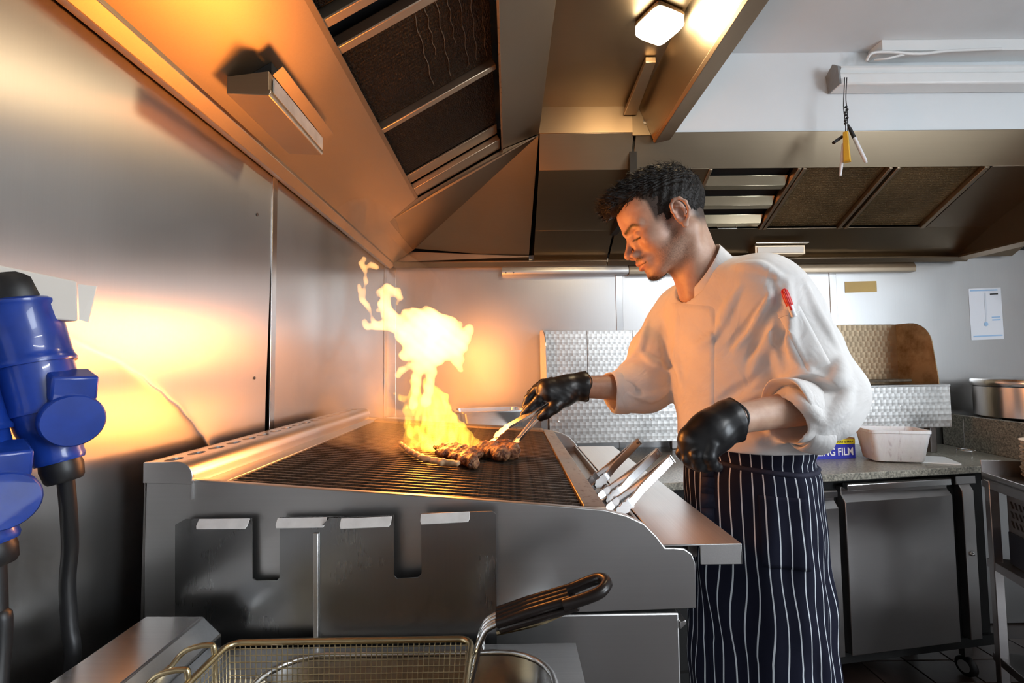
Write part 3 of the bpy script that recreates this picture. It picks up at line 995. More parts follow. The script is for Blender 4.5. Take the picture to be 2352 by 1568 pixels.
# grip body with an eye at its end: two side rails joined by a round end, solid ribbed part
sec = [(-.0, -.016), (L * .62, -.018), (L * .62, .004), (0, .002)]
def gp(u, w, h):
    return s2 + ax * u + V(0, w - .008, 0) + upv * h
for k_ in range(4):
    w0 = -.018 + k_ * .0105
    m.tube([gp(0, w0 + .005, 0), gp(L * .3, w0 + .005, .001), gp(L * .66, w0 + .005, 0)], .0062, 8)
m.build('grip_ribs', M['grip'], bk, smooth=True)
loop = [gp(L * .60, -.016, -.002), gp(L * .80, -.018, -.001), gp(L * .93, -.016, 0), gp(L * 1.0, -.006, .001), gp(L * 1.015, .004, .001), gp(L * .98, .016, .001), gp(L * .88, .020, 0), gp(L * .72, .020, -.002), gp(L * .60, .018, -.002)]
MB().tube(bez(loop, 6), .0075, 10).build('grip_loop', M['grip'], bk, smooth=True)
MB().slab([gp(0, -.018, -.004), gp(L * .72, -.02, -.005), gp(L * .72, .024, -.005), gp(0, .022, -.004)], .009, -upv).build('grip_underside', M['grip'], bk, bevel=.003)
MB().tube(bez([gp(-.004, -.012, -.012), gp(L * .35, -.012, -.016), gp(L * .62, -.012, -.012)], 6), .003, 6).build('grip_wire', M['wire'], bk, smooth=True)

# ================================================================== BLUE INDUSTRIAL CONNECTORS ON THE LEFT
def connector(label, base, top, spin, scale=1.0, cover=True, name='power_connector'):
    """base = bottom end (cable gland), top = plug end"""
    t = thing(name, label, 'power connector', (0, 0, 0), 0, 'blue power connectors on the left wall')
    ax_ = (top - base)
    L_ = ax_.length
    R_ = ax_.normalized().to_track_quat('Z', 'X').to_matrix().to_4x4()
    mt = Matrix.Translation(base) @ R_ @ Matrix.Rotation(spin, 4, 'Z')
    s = scale
    MB().lathe([(.0, 0), (.017 * s, 0), (.020 * s, .004), (.022 * s, .018), (.021 * s, .026), (0, .027)], 14, mt).build('cable_gland', M['rubber'], t, smooth=True)
    MB().lathe([(0, .024), (.024 * s, .025), (.026 * s, .030), (.025 * s, .036), (.027 * s, .045), (.033 * s, .070), (.035 * s, .090), (.0, .091)], 28, mt).build('socket_body', M['blue'], t, smooth=True)
    MB().lathe([(0, .086), (.0385 * s, .088), (.039 * s, .092), (.0375 * s, .098), (.0375 * s, .146), (0, .147)], 28, mt).build('socket_sleeve', M['blue'], t, smooth=True)
    MB().lathe([(0, .144), (.041 * s, .146), (.042 * s, .150), (.040 * s, .154), (.039 * s, .160), (.0375 * s, .215), (.0395 * s, .218), (.040 * s, .222), (.037 * s, .225), (0, .226)], 28, mt).build('plug_shroud', M['blue'], t, smooth=True)
    MB().lathe([(0, .222), (.031 * s, .224), (.032 * s, .228), (.030 * s, .250), (.024 * s, .258), (0, .259)], 22, mt).build('plug_back', M['rubber'], t, smooth=True)
    if cover:
        cc = mt @ V(0, 0, .075) + V(.040, -.014, .004) * s
        cm = Matrix.Translation(cc) @ V(.80, -.58, -.12).to_track_quat('Z', 'Y').to_matrix().to_4x4()
        MB().lathe([(0, -.010), (.029 * s, -.010), (.032 * s, -.004), (.032 * s, .006), (.030 * s, .009), (0, .009)], 28, cm).build('flap_cover', M['blue'], t, smooth=True)
        hm = Matrix.Translation(cc + V(.0, .0, .036)) @ Matrix.Rotation(math.radians(-36), 4, 'Z') @ Matrix.Rotation(math.radians(14), 4, 'Y')
        hg = MB().box((-.034 * s, -.022 * s, -.012), (.010 * s, .022 * s, .018)).build('flap_hinge', M['blue'], t, bevel=.003)
        hg.matrix_world = hm
    return t


WX = -.575
cb1, ct1 = W(152, 1108, X=-.545), W(62, 742, X=-.565)
cb1 = W(150, 1105, Y=.600)
ct1 = W(52, 735, Y=.585)
connector('upper blue power connector plugged in under the white trunking', cb1, ct1, math.radians(-38), .98)
cb2 = W(-10, 1300, Y=.545)
ct2 = W(-110, 930, Y=.53)
connector('lower blue power connector cut off by the left picture edge', cb2, ct2, math.radians(-38), 1.0)
g1 = cb1
cab = [g1 + V(0, 0, .006), W(158, 1180, Y=.612), W(161, 1260, Y=.628), W(155, 1340, Y=.636), W(160, 1440, Y=.640), W(164, 1568, Y=.642), V(-.588, .642, .6), V(-.590, .64, .25), V(-.590, .62, .012)]
tag(MB().tube(bez(cab, 8), .0088, 10).build('power_cable', M['rubber'], smooth=True), 'thick black cable hanging from the upper blue connector', 'cable')
cab = [cb2 + V(0, 0, .006), W(-6, 1400, Y=.545), W(-4, 1568, Y=.545), V(-.60, .545, .4), V(-.59, .54, .012)]
tag(MB().tube(bez(cab, 8), .0088, 10).build('power_cable', M['rubber'], smooth=True), 'thick black cable hanging from the lower blue connector', 'cable')
# mounting plug arm on the left of the upper connector
MB().prism([(ct1.x - .09, ct1.z - .12), (ct1.x - .03, ct1.z - .115), (ct1.x - .03, ct1.z - .03), (ct1.x - .09, ct1.z - .03)], 'y', ct1.y - .02, ct1.y + .03).build('socket_outlet', M['blue'], bpy.data.objects['power_connector'], bevel=.004)
# white trunking with a torn end flap
tr = thing('cable_trunking', 'white trunking on the left wall with a torn loose end flap', 'trunking', (0, 0, 0))
M['card'] = plain('card', (.76, .70, .62), .5, var=.05, vscale=6)
ta, tb, tc, td = W(0, 608, Y=.56), W(178, 645, Y=.60), W(180, 738, Y=.60), W(0, 722, Y=.56)
ext = (ta - tb)
MB().slab([tb, tc, td + (td - tc) * 1.2, ta + (ta - tb) * 1.2], .034, (-1, .35, 0)).build('box', M['card'], tr, bevel=.002)
MB().slab([tb + V(.001, 0, -.004), W(222, 657, Y=.612), W(202, 740, Y=.606), tc + V(.001, 0, .002)], .0012, (0, 1, 0)).build('torn_flap', M['card'], tr)

# ================================================================== TONGS
def tongs(label, hinge, tip, width_dir, spread, name='tongs', tipmat='bright_steel'):
    """two sprung U-section arms from a shared end to scalloped tips"""
    t = thing(name, label, 'tongs', (0, 0, 0), 0, 'stainless serving tongs')
    ax_ = (tip - hinge)
    L_ = ax_.length
    a = ax_.normalized()
    w = (width_dir - a * width_dir.dot(a)).normalized()
    n_ = a.cross(w).normalized()
    for s in (-1, 1):
        # U-section arm: web outwards, two flanges inwards
        stations = [(0, .004, .0085), (.03, .008, .0085), (.10, .010 + spread * .35, .0080), (.22, .010 + spread * .8, .0070), (L_ - .045, .010 + spread, .0070), (L_ - .035, .010 + spread, .0090), (L_ - .012, .008 + spread, .0090), (L_, .004 + spread, .006)]
        stations = [q for i, q in enumerate(stations) if i < 3 or q[0] > stations[2][0]]
        stations = sorted(set(stations))
        vs, fs = [], []
        for (u, off, hw) in stations:
            c = hinge + a * u + w * s * off
            d = .007 if u < L_ - .04 else .003
            for (wi, ni) in ((-d, -hw), (0, -hw), (0, hw), (-d, hw), (-d, hw - .0015), (-.0012, hw - .0015), (-.0012, -hw + .0015), (-d, -hw + .0015)):
                vs.append(c + w * s * wi + n_ * ni)
        k_ = 8
        for i in range(len(stations) - 1):
            for q in range(k_):
                fs.append((i * k_ + q, i * k_ + (q + 1) % k_, (i + 1) * k_ + (q + 1) % k_, (i + 1) * k_ + q))
        fs += [tuple(range(k_)), tuple((len(stations) - 1) * k_ + q for q in range(k_))]
        MB().add(vs, fs).build('arm', M['bright_steel'], t, bevel=.0006)
        # scalloped tip
        pts = []
        cc = hinge + a * (L_ - .040) + w * s * (.008 + spread)
        for q in range(13):
            u = .042 * q / 12
            hw = .0098 + .0014 * math.sin(q * PI / 2) - .006 * max(0, (q - 9) / 3) ** 2
            pts.append((u, hw))
        poly = [cc + a * u + n_ * h for u, h in pts] + [cc + a * u - n_ * h for u, h in reversed(pts)]
        MB().slab(poly, .0018, w * s).build('scalloped_tip', M[tipmat], t)
    MB().tube([hinge + a * .006 - w * .006, hinge + a * .006 + w * .006], .0035, 10).build('hinge_pin', M['dark_steel'], t, smooth=True)
    m = MB()
    m.slab([hinge - w * .006 + n_ * .009, hinge + w * .006 + n_ * .009, hinge + w * .006 - n_ * .009, hinge - w * .006 - n_ * .009], .0018, -a)
    m.build('end_bridge', M['bright_steel'], t)
    return t


tg = [('farthest of the three tongs standing in the grill channel', (1466, 1014), (1352, 1128), 1.22),
      ('middle one of three tongs standing in the grill channel', (1512, 1038), (1384, 1160), 1.09),
      ('nearest of the three tongs standing in the grill channel', (1541, 1054), (1408, 1176), 1.00)]
for (lab, h, tp, yy) in tg:
    hp = W(h[0], h[1], Y=yy + .015)
    tpp = V(.196, yy - .045, 1.030)
    tongs(lab, hp, tpp, V(.15, -1, .1), .018, tipmat='dark_steel')  # dark tip metal stands in for the shade down in the channel
# small tag strip

# ================================================================== SDF MODELLING (smooth unions on a grid, meshed by surface nets)
class SDF:
    def __init__(self, lo, hi, h):
        self.lo = np.array(lo, np.float32)
        self.h = h
        self.n = np.ceil((np.array(hi) - np.array(lo)) / h).astype(int) + 1
        self.f = np.full(self.n, 10.0, np.float32)

    def _slice(self, a, b, pad):
        i0 = np.clip(np.floor((np.minimum(a, b) - pad - self.lo) / self.h).astype(int), 0, self.n - 1)
        i1 = np.clip(np.ceil((np.maximum(a, b) + pad - self.lo) / self.h).astype(int) + 1, 1, self.n)
        if np.any(i1 <= i0):
            return None, None
        sl = tuple(slice(i0[k], i1[k]) for k in range(3))
        g = [self.lo[k] + self.h * np.arange(i0[k], i1[k], dtype=np.float32) for k in range(3)]
        return sl, np.stack(np.meshgrid(*g, indexing='ij'), -1)

    def _put(self, sl, d, k, mode):
        f = self.f[sl]
        if mode == 'sub':
            d = -d
            if k > 0:
                hh = np.maximum(k - np.abs(f - d), 0) / k
                self.f[sl] = np.maximum(f, d) + hh * hh * k * .25
            else:
                self.f[sl] = np.maximum(f, d)
        else:
            if k > 0:
                hh = np.maximum(k - np.abs(f - d), 0) / k
                self.f[sl] = np.minimum(f, d) - hh * hh * k * .25
            else:
                self.f[sl] = np.minimum(f, d)

    def cap(self, a, b, ra, rb=None, k=.01, mode='add', flat=None):
        """tapered capsule; flat=(axis vector, factor) squeezes it along one direction"""
        a, b = np.array(a, np.float32), np.array(b, np.float32)
        rb = ra if rb is None else rb
        rm = max(ra, rb) * (1.0 if not flat or flat[1] <= 1 else flat[1])
        sl, p = self._slice(a, b, rm + k + 2 * self.h + .004)
        if sl is None: return self
        ab = b - a
        L2 = float(ab @ ab) + 1e-12
        q = p - a
        t = np.clip((q @ ab) / L2, 0, 1)
        r = q - t[..., None] * ab
        if flat:
            w = np.array(flat[0], np.float32)
            w /= np.linalg.norm(w)
            c = r @ w
            r = r + (c * (1 / flat[1] - 1))[..., None] * w
        d = np.sqrt((r * r).sum(-1)) - (ra + (rb - ra) * t)
        if flat and flat[1] < 1:
            d = d * (flat[1] * .5 + .5)
        self._put(sl, d, k, mode)
        return self

    def chain(self, pts, rs, k=.006, mode='add', flat=None):
        for i in range(len(pts) - 1):
            self.cap(pts[i], pts[i + 1], rs[i], rs[i + 1], k, mode, flat)
        return self

    def ell(self, c, r, k=.01, R=None, mode='add'):
        """ellipsoid with radii r, optionally rotated by 3x3 R (columns = its axes)"""
        c, r = np.array(c, np.float32), np.array(r, np.float32)
        m = float(r.max())
        sl, p = self._slice(c, c, m + k + 2 * self.h + .004)
        if sl is None: return self
        q = p - c
        if R is not None:
            q = q @ np.array(R, np.float32)
        k0 = np.sqrt(((q / r) ** 2).sum(-1))
        k1 = np.sqrt(((q / (r * r)) ** 2).sum(-1)) + 1e-9
        self._put(sl, k0 * (k0 - 1) / k1, k, mode)
        return self

    def box(self, c, hs, rad=.005, k=.006, R=None, mode='add'):
        c, hs = np.array(c, np.float32), np.array(hs, np.float32)
        m = float(np.linalg.norm(hs))
        sl, p = self._slice(c, c, m + k + 2 * self.h + .004)
        if sl is None: return self
        q = p - c
        if R is not None:
            q = q @ np.array(R, np.float32)
        q = np.abs(q) - (hs - rad)
        d = np.sqrt((np.maximum(q, 0) ** 2).sum(-1)) + np.minimum(q.max(-1), 0) - rad
        self._put(sl, d, k, mode)
        return self

    def half(self, pt, n, k=0.0):
        """keep what lies behind the plane"""
        pt, n = np.array(pt, np.float32), np.array(n, np.float32)
        n = n / np.linalg.norm(n)
        g = [self.lo[q] + self.h * np.arange(self.n[q], dtype=np.float32) for q in range(3)]
        d = ((g[0] - pt[0]) * n[0])[:, None, None] + ((g[1] - pt[1]) * n[1])[None, :, None] + ((g[2] - pt[2]) * n[2])[None, None, :]
        self.f = np.maximum(self.f, d.astype(np.float32))
        return self

    def warp(self, fn):
        g = [self.lo[q] + self.h * np.arange(self.n[q], dtype=np.float32) for q in range(3)]
        near = np.abs(self.f) < .05
        idx = np.argwhere(near)
        P = self.lo + self.h * idx.astype(np.float32)
        self.f[near] += fn(P[:, 0], P[:, 1], P[:, 2]).astype(np.float32)
        return self

    def mesh(self):
        f, n = self.f, self.n
        s = f < 0
        c = np.zeros(tuple(n - 1), np.int8)
        for dx in (0, 1):
            for dy in (0, 1):
                for dz in (0, 1):
                    c += s[dx:n[0] - 1 + dx, dy:n[1] - 1 + dy, dz:n[2] - 1 + dz]
        act = (c > 0) & (c < 8)
        cells = np.argwhere(act)
        ids = np.full(tuple(n - 1), -1, np.int64)
        ids[act] = np.arange(len(cells))
        acc = np.zeros((len(cells), 3))
        cnt = np.zeros(len(cells))
        ci, cj, ck = cells.T
        corners = [(a, b, d) for a in (0, 1) for b in (0, 1) for d in (0, 1)]
        for u in corners:
            for ax in range(3):
                if u[ax]: continue
                w = list(u)
                w[ax] = 1
                fa = f[ci + u[0], cj + u[1], ck + u[2]]
                fb = f[ci + w[0], cj + w[1], ck + w[2]]
                x = (fa < 0) != (fb < 0)
                t = np.where(x, fa / np.where(x, fa - fb, 1), 0)
                p = np.array(u, float)[None, :].repeat(len(cells), 0)
                p[:, ax] += t
                acc[x] += p[x]
                cnt[x] += 1
        vs = (cells + acc / cnt[:, None]) * self.h + self.lo
        faces = []
        for ax in range(3):
            a1, a2 = [q for q in range(3) if q != ax]
            sa = [slice(None)] * 3
            sb = [slice(None)] * 3
            sa[ax] = slice(0, -1)
            sb[ax] = slice(1, None)
            A, B = s[tuple(sa)], s[tuple(sb)]
            e = np.argwhere(A != B)
            ok = (e[:, a1] > 0) & (e[:, a2] > 0) & (e[:, a1] < n[a1] - 1) & (e[:, a2] < n[a2] - 1)
            e = e[ok]
            q = []
            for (d1, d2) in ((-1, -1), (0, -1), (0, 0), (-1, 0)):
                w = e.copy()
                w[:, a1] += d1
                w[:, a2] += d2
                q.append(ids[w[:, 0], w[:, 1], w[:, 2]])
            q = np.stack(q, 1)
            flip = A[e[:, 0], e[:, 1], e[:, 2]]
            if ax == 1:
                flip = ~flip
            q[~flip] = q[~flip][:, ::-1]
            faces.append(q)
        faces = np.concatenate(faces)
        return vs, faces

    def build(self, name, mat, parent=None, smooth_it=1, xf=None, decimate=0):
        vs, fs = self.mesh()
        if xf is not None:
            R, t = np.array(xf.to_3x3()), np.array(xf.translation)
            loc = vs.copy()
            vs = vs @ R.T + t
        me = bpy.data.meshes.new(name)
        me.vertices.add(len(vs))
        me.vertices.foreach_set('co', vs.astype(np.float32).ravel())
        me.loops.add(len(fs) * 4)
        me.polygons.add(len(fs))
        me.loops.foreach_set('vertex_index', fs.astype(np.int32).ravel())
        me.polygons.foreach_set('loop_start', np.arange(0, len(fs) * 4, 4, dtype=np.int32))
        me.update(calc_edges=True)
        me.validate()
        me.shade_smooth()
        me.materials.append(mat)
        o = bpy.data.objects.new(name, me)
        link(o, parent)
        if smooth_it:
            m = o.modifiers.new('smooth', 'SMOOTH')
            m.factor, m.iterations = .5, smooth_it
        return o


def set_color(o, cols, name='col'):
    me = o.data
    at = me.color_attributes.new(name, 'FLOAT_COLOR', 'POINT')
    c = np.ones((len(me.vertices), 4), np.float32)
    c[:, :3] = cols
    at.data.foreach_set('color', c.ravel())


def verts_of(o):
    a = np.empty(len(o.data.vertices) * 3, np.float32)
    o.data.vertices.foreach_get('co', a)
    return a.reshape(-1, 3)


def fbm(P, s, seed=0, octv=3):
    """cheap smooth pseudo-noise in -1..1"""
    r = np.random.RandomState(seed)
    out = np.zeros(len(P))
    amp, tot = 1.0, 0.0
    for o in range(octv):
        acc = np.zeros(len(P))
        for _ in range(5):
            d = r.normal(size=3)
            d /= np.linalg.norm(d)
            acc += np.sin(P @ d * s * r.uniform(.7, 1.4) + r.uniform(0, 6.28))
        out += amp * acc / 2.6
        tot += amp
        amp *= .55
        s *= 2.1
    return out / tot


# ================================================================== FLAME
def fire_volume(name, col, strength, noisy=None):
    m = bpy.data.materials.new(name)
    m.use_nodes = True
    nt = m.node_tree
    nt.nodes.clear()
    out = nt.nodes.new('ShaderNodeOutputMaterial')
    em = nt.nodes.new('ShaderNodeEmission')
    em.inputs[0].default_value = (*col, 1)
    em.inputs[1].default_value = strength
    nt.links.new(em.outputs[0], out.inputs['Volume'])
    if noisy:
        tc = nt.nodes.new('ShaderNodeTexCoord')
        mp = nt.nodes.new('ShaderNodeMapping')
        mp.inputs['Scale'].default_value = noisy[0]
        ns = nt.nodes.new('ShaderNodeTexNoise')
        ns.inputs['Scale'].default_value = 1.0
        ns.inputs['Detail'].default_value = 2.0
        ns.inputs['Distortion'].default_value = 1.2
        rp = nt.nodes.new('ShaderNodeMapRange')
        rp.inputs['From Min'].default_value = .40
        rp.inputs['From Max'].default_value = .66
        rp.inputs['To Min'].default_value = strength * .12
        rp.inputs['To Max'].default_value = strength * 2.2
        nt.links.new(tc.outputs['Object'], mp.inputs[0])
        nt.links.new(mp.outputs[0], ns.inputs['Vector'])
        nt.links.new(ns.outputs['Fac'], rp.inputs['Value'])
        nt.links.new(rp.outputs[0], em.inputs[1])
    return m


FLY = 1.22
KP = FLY / FPX
flame = thing('flame', 'tall yellow flame leaping from the steak on the grill', 'flame', tuple(W(1010, 1040, Y=FLY)))


def blobs(fl, lst, y=FLY, kk=.014, depth=.75, seed=3):
    r = np.random.RandomState(seed)
    for it in lst:
        px, py, rp = it[:3]
        yy = y + (it[3] if len(it) > 3 else r.uniform(-.012, .012))
        c = W(px, py, Y=yy)
        rr = rp * KP
        fl.ell(tuple(c), (rr, rr * depth + .003, rr * 1.06), kk)


def strand(fl, pts, y=FLY, kk=.006):
    P_ = [W(p[0], p[1], Y=y + (p[3] if len(p) > 3 else 0)) for p in pts]
    fl.chain([tuple(p) for p in P_], [p[2] * KP + (.0012 if p[2] < 7 else 0) for p in pts], kk)


inv = flame.location
top = SDF((-.46, 1.10, 1.18), (-.05, 1.34, 1.64), .0022)
blobs(top, [(975, 838, 20), (958, 800, 30), (1000, 800, 38), (1040, 792, 32), (940, 765, 32), (982, 752, 40), (1020, 758, 36), (990, 732, 22), (955, 727, 18), (1058, 778, 22), (930, 815, 12)])
strand(top, [(1040, 800, 16), (1052, 830, 13), (1056, 848, 6)])
strand(top, [(1055, 790, 14), (1070, 765, 13), (1078, 752, 10)])
strand(top, [(1045, 775, 10), (1052, 752, 9), (1056, 745, 7)], kk=.004)
strand(top, [(1010, 735, 10), (1028, 742, 8), (1040, 750, 4)])
strand(top, [(960, 715, 9), (975, 712, 9), (1000, 716, 6), (1015, 730, 4)])
strand(top, [(925, 735, 14), (935, 718, 10), (945, 712, 5)])
strand(top, [(940, 760, 20), (915, 745, 17), (892, 722, 15), (884, 700, 14), (886, 682, 12)])
strand(top, [(915, 752, 14), (885, 745, 12), (862, 748, 9), (845, 750, 7), (838, 738, 4)])
strand(top, [(864, 672, 4), (876, 668, 8), (893, 663, 10), (910, 670, 9), (918, 684, 5), (912, 696, 2)])
strand(top, [(868, 678, 5), (893, 676, 8), (912, 680, 5)])
strand(top, [(862, 745, 6), (852, 720, 4), (842, 700, 4), (833, 690, 5), (827, 668, 6), (826, 655, 4)], kk=.003)
strand(top, [(833, 690, 4), (836, 665, 4), (840, 645, 3), (839, 625, 4)], kk=.003)
strand(top, [(838, 622, 6), (832, 604, 7), (836, 596, 4)], kk=.003)
strand(top, [(836, 614, 8), (850, 610, 7), (864, 614, 5)], kk=.003)
strand(top, [(868, 712, 4), (885, 708, 4), (895, 715, 3)], kk=.003)
strand(top, [(965, 845, 12), (940, 842, 8), (920, 852, 8), (914, 860, 5)])
strand(top, [(985, 835, 16), (990, 860, 12), (985, 890, 10), (978, 920, 14)])
strand(top, [(962, 835, 16), (958, 865, 12), (955, 900, 9), (950, 930, 10)])
top.warp(lambda x, y, z: .0026 * np.sin(95 * x + 40 * z + 1.3) * np.sin(70 * z - 60 * x + 50 * y) + .0012 * np.sin(210 * z + 170 * x))
M['flame_core'] = fire_volume('flame_core', (1.0, .49, .15), 68)
ft = top.build('flame_crown', M['flame_core'], flame, smooth_it=1)
ft.location = -inv
low = SDF((-.42, 1.06, 1.085), (-.02, 1.36, 1.36), .0024)
strand(low, [(955, 880, 12), (952, 930, 22), (950, 980, 24), (955, 1020, 18), (958, 1045, 8)])
strand(low, [(980, 880, 14), (1000, 920, 28), (1020, 965, 30), (1050, 1000, 26), (1088, 1018, 14), (1118, 1020, 6)])
strand(low, [(985, 930, 26), (990, 975, 32), (1000, 1010, 26), (1010, 1035, 12)])
strand(low, [(1020, 985, 26, .03), (1060, 1015, 18, .02), (1085, 1030, 8)])
strand(low, [(950, 990, 16, -.03), (985, 1020, 20, -.03), (1040, 1028, 14, -.02), (1075, 1030, 8)])
strand(low, [(1010, 940, 20, .03), (1035, 960, 16, .03), (1050, 985, 12, .03)])
strand(low, [(937, 1000, 8), (930, 1020, 4), (926, 1035, 2)])
strand(low, [(905, 905, 4), (918, 910, 6), (932, 916, 5), (945, 925, 5)])
low.warp(lambda x, y, z: .004 * np.sin(70 * z + 60 * x + 1.1) * np.sin(85 * x - 40 * y) + .002 * np.sin(190 * z - 120 * x))
M['flame_low'] = fire_volume('flame_low', (1.0, .62, .06), 30, ((46, 46, 17),))
fl2 = low.build('flame_base', M['flame_low'], flame, smooth_it=2)
fl2.location = -inv
for (px, py, pw, rr) in ((990, 770, 9.0, .085), (1000, 960, 5.5, .07)):
    p = W(px, py, Y=FLY)
    point_light('flame_light', tuple(p), pw, (1.0, .30, .045), rr, .20)

# ================================================================== STEAKS
def meat_mat(name):
    t = NT(name)
    co = t.coord()
    n = t.noise(co, 70, 5, .65, 1.0)
    n2 = t.noise(co, 260, 3, .6)
    n3 = t.noise(co, 22, 3, .5)
    c = t.ramp(n, [(.30, (.030, .012, .006)), (.45, (.16, .055, .022)), (.58, (.36, .17, .075)), (.70, (.55, .36, .20)), (.82, (.62, .52, .36))])
    c = t.mix(t.ramp(n3, [(.45, (0, 0, 0)), (.62, (1, 1, 1))]), c, t.ramp(n2, [(.35, (.025, .010, .006)), (.7, (.20, .075, .035))]))
    t.setb(Base_Color=c, Roughness=.36, Specular_IOR_Level=.6, Normal=t.bump(t.math('ADD', n, t.math('MULTIPLY', n2, .5)), .9, .006))
    return t.m


M['meat'] = meat_mat('meat')
M['bone'] = plain('bone', (.55, .36, .20), .45, var=.35, vscale=60, bump=(90, .5, .003))


def on_grill(px, py):
    p = W(px, py, Z=1.11)
    p.z = gz(p.x)
    return p


def steak(label, spots, thick, seed, bone=None):
    pts = [on_grill(*s[:2]) for s in spots]
    lo = [min(p[i] for p in pts) - .06 for i in range(3)]
    hi = [max(p[i] for p in pts) + .06 for i in range(3)]
    S = SDF(lo, hi, .0018)
    for p, s in zip(pts, spots):
        r = s[2]
        S.ell((p.x, p.y, p.z + .001 + thick * .66), (r, r * .8, thick * (s[3] if len(s) > 3 else .62)), .022)
    off = seed * 3.1
    S.warp(lambda x, y, z: .0020 * np.sin(150 * x + 90 * y + off) * np.sin(130 * y - 80 * x + 120 * z) + .0010 * np.sin(420 * x + off) * np.sin(380 * y + 300 * z))
    t = thing('steak', label, 'steak', tuple(pts[0]), 0, 'steaks on the grill')
    o = S.build('meat', M['meat'], t, smooth_it=1)
    o.location = -pts[0]
    if bone:
        bp_ = [on_grill(*b[:2]) for b in bone]
        lo = [min(p[i] for p in bp_) - .04 for i in range(3)]
        hi = [max(p[i] for p in bp_) + .04 for i in range(3)]
        S = SDF(lo, hi, .0018)
        S.chain([(p.x, p.y, p.z + b[3]) for p, b in zip(bp_, bone)], [b[2] for b in bone], .004)
        S.warp(lambda x, y, z: .0015 * np.sin(300 * x + 200 * y) * np.sin(260 * y + 190 * z))
        b_ = S.build('rib_bone', M['bone'], t, smooth_it=1)
        b_.location = -pts[0]
    return t


steak('charred steak with a long pale rib bone on the grill',
      [(1030, 1054, .030), (1062, 1060, .030, .58), (1050, 1046, .034), (1085, 1052, .028, .66), (1075, 1068, .022, .7), (1020, 1044, .026, .5), (1088, 1074, .012, .75)], .020, 1,
      [(918, 1040, .004, .014), (940, 1054, .0062, .011), (975, 1068, .0070, .009), (1015, 1074, .0072, .010), (1050, 1076, .006, .012)])
steak('thick charred steak gripped by the tongs', [(1125, 1048, .026, .62), (1145, 1042, .030, .66), (1168, 1040, .026, .70), (1178, 1046, .018, .75), (1150, 1053, .022, .66), (1108, 1046, .022, .6)], .027, 2)

# ================================================================== GRANITE WORKTOP
CA = math.radians(9)
CO = W(1868, 1091, Z=.9)
CU, CV = V(math.cos(CA), math.sin(CA), 0), V(-math.sin(CA), math.cos(CA), 0)


def C(u, v, z):
    return V(CO.x, CO.y, 0) + CU * u + CV * v + V(0, 0, z)


CM = Matrix.Translation((CO.x, CO.y, 0)) @ Matrix.Rotation(CA, 4, 'Z')
_t = NT('granite')
_co = _t.coord()
_v = _t.node('ShaderNodeTexVoronoi', feature='F1')
_v.inputs['Scale'].default_value = 190
_t.link(_co, _v.inputs['Vector'])
_n = _t.noise(_co, 120, 5, .7)
_c = _t.ramp(_n, [(.36, (.05, .055, .05)), (.47, (.20, .20, .17)), (.56, (.36, .34, .28)), (.68, (.58, .55, .47))])
_t.setb(Base_Color=_t.mix(.35, _c, _t.ramp(_v.outputs['Color'], [(.2, (.10, .10, .09)), (.8, (.42, .40, .33))])), Roughness=.28)
M['granite'] = _t.m
wt = thing('worktop', 'speckled granite worktop with a raised edge at its right end', 'worktop', (0, 0, 0))
fl_, fr_ = C(-.68, 0, 0), C(1.16, 0, 0)
fr_ = C(1.035, 0, 0)
poly = [(fl_.x, fl_.y), (fr_.x, fr_.y), (2.215, YB - .006), (.02, YB - .006), (.02, 1.90), (fl_.x, 1.90)]
MB().prism(poly, 'z', .872, .9).build('slab', M['granite'], wt, bevel=.003)
MB().slab([(2.135, 1.84, .9005), (2.215, 2.455, .9005), (2.215, 2.455, 1.058), (2.135, 1.84, 1.058)], .028, (1, 0, 0)).build('upstand', M['granite'], wt, bevel=.002)
# steel infill shelf behind the grill
tag(MB().box((-.618, 1.745, .93), (.005, 2.455, 1.074)).build('infill_shelf', M['back_steel'], bevel=.002), 'steel infill shelf behind the far end of the grill', 'shelf')
pan = thing('steel_pan', 'shallow rectangular steel pan behind the flame', 'pan', (-.085, 2.06, 1.0745), math.radians(14))
outer_, inner_ = rrect(-.155, -.10, .155, .10, .03), rrect(-.138, -.083, .138, .083, .026)
low_ = rrect(-.128, -.074, .128, .074, .03)
n_ = len(outer_)
m = MB()
m.v = [(p[0], p[1], .066) for p in outer_] + [(p[0], p[1], .066) for p in inner_] + [(p[0], p[1], .004) for p in low_] + [(p[0], p[1], .0) for p in low_] + [(p[0] * 1.012, p[1] * 1.012, .063) for p in inner_] + [(p[0], p[1], .060) for p in outer_]
for a, b in ((0, 1), (1, 2), (3, 4), (4, 5), (5, 0)):
    for q in range(n_):
        w = (q + 1) % n_
        m.f.append((a * n_ + q, a * n_ + w, b * n_ + w, b * n_ + q))
m.f += [tuple(2 * n_ + q for q in range(n_)), tuple(3 * n_ + q for q in range(n_))]
m.build('tray', M['bright_steel'], pan, smooth=True)

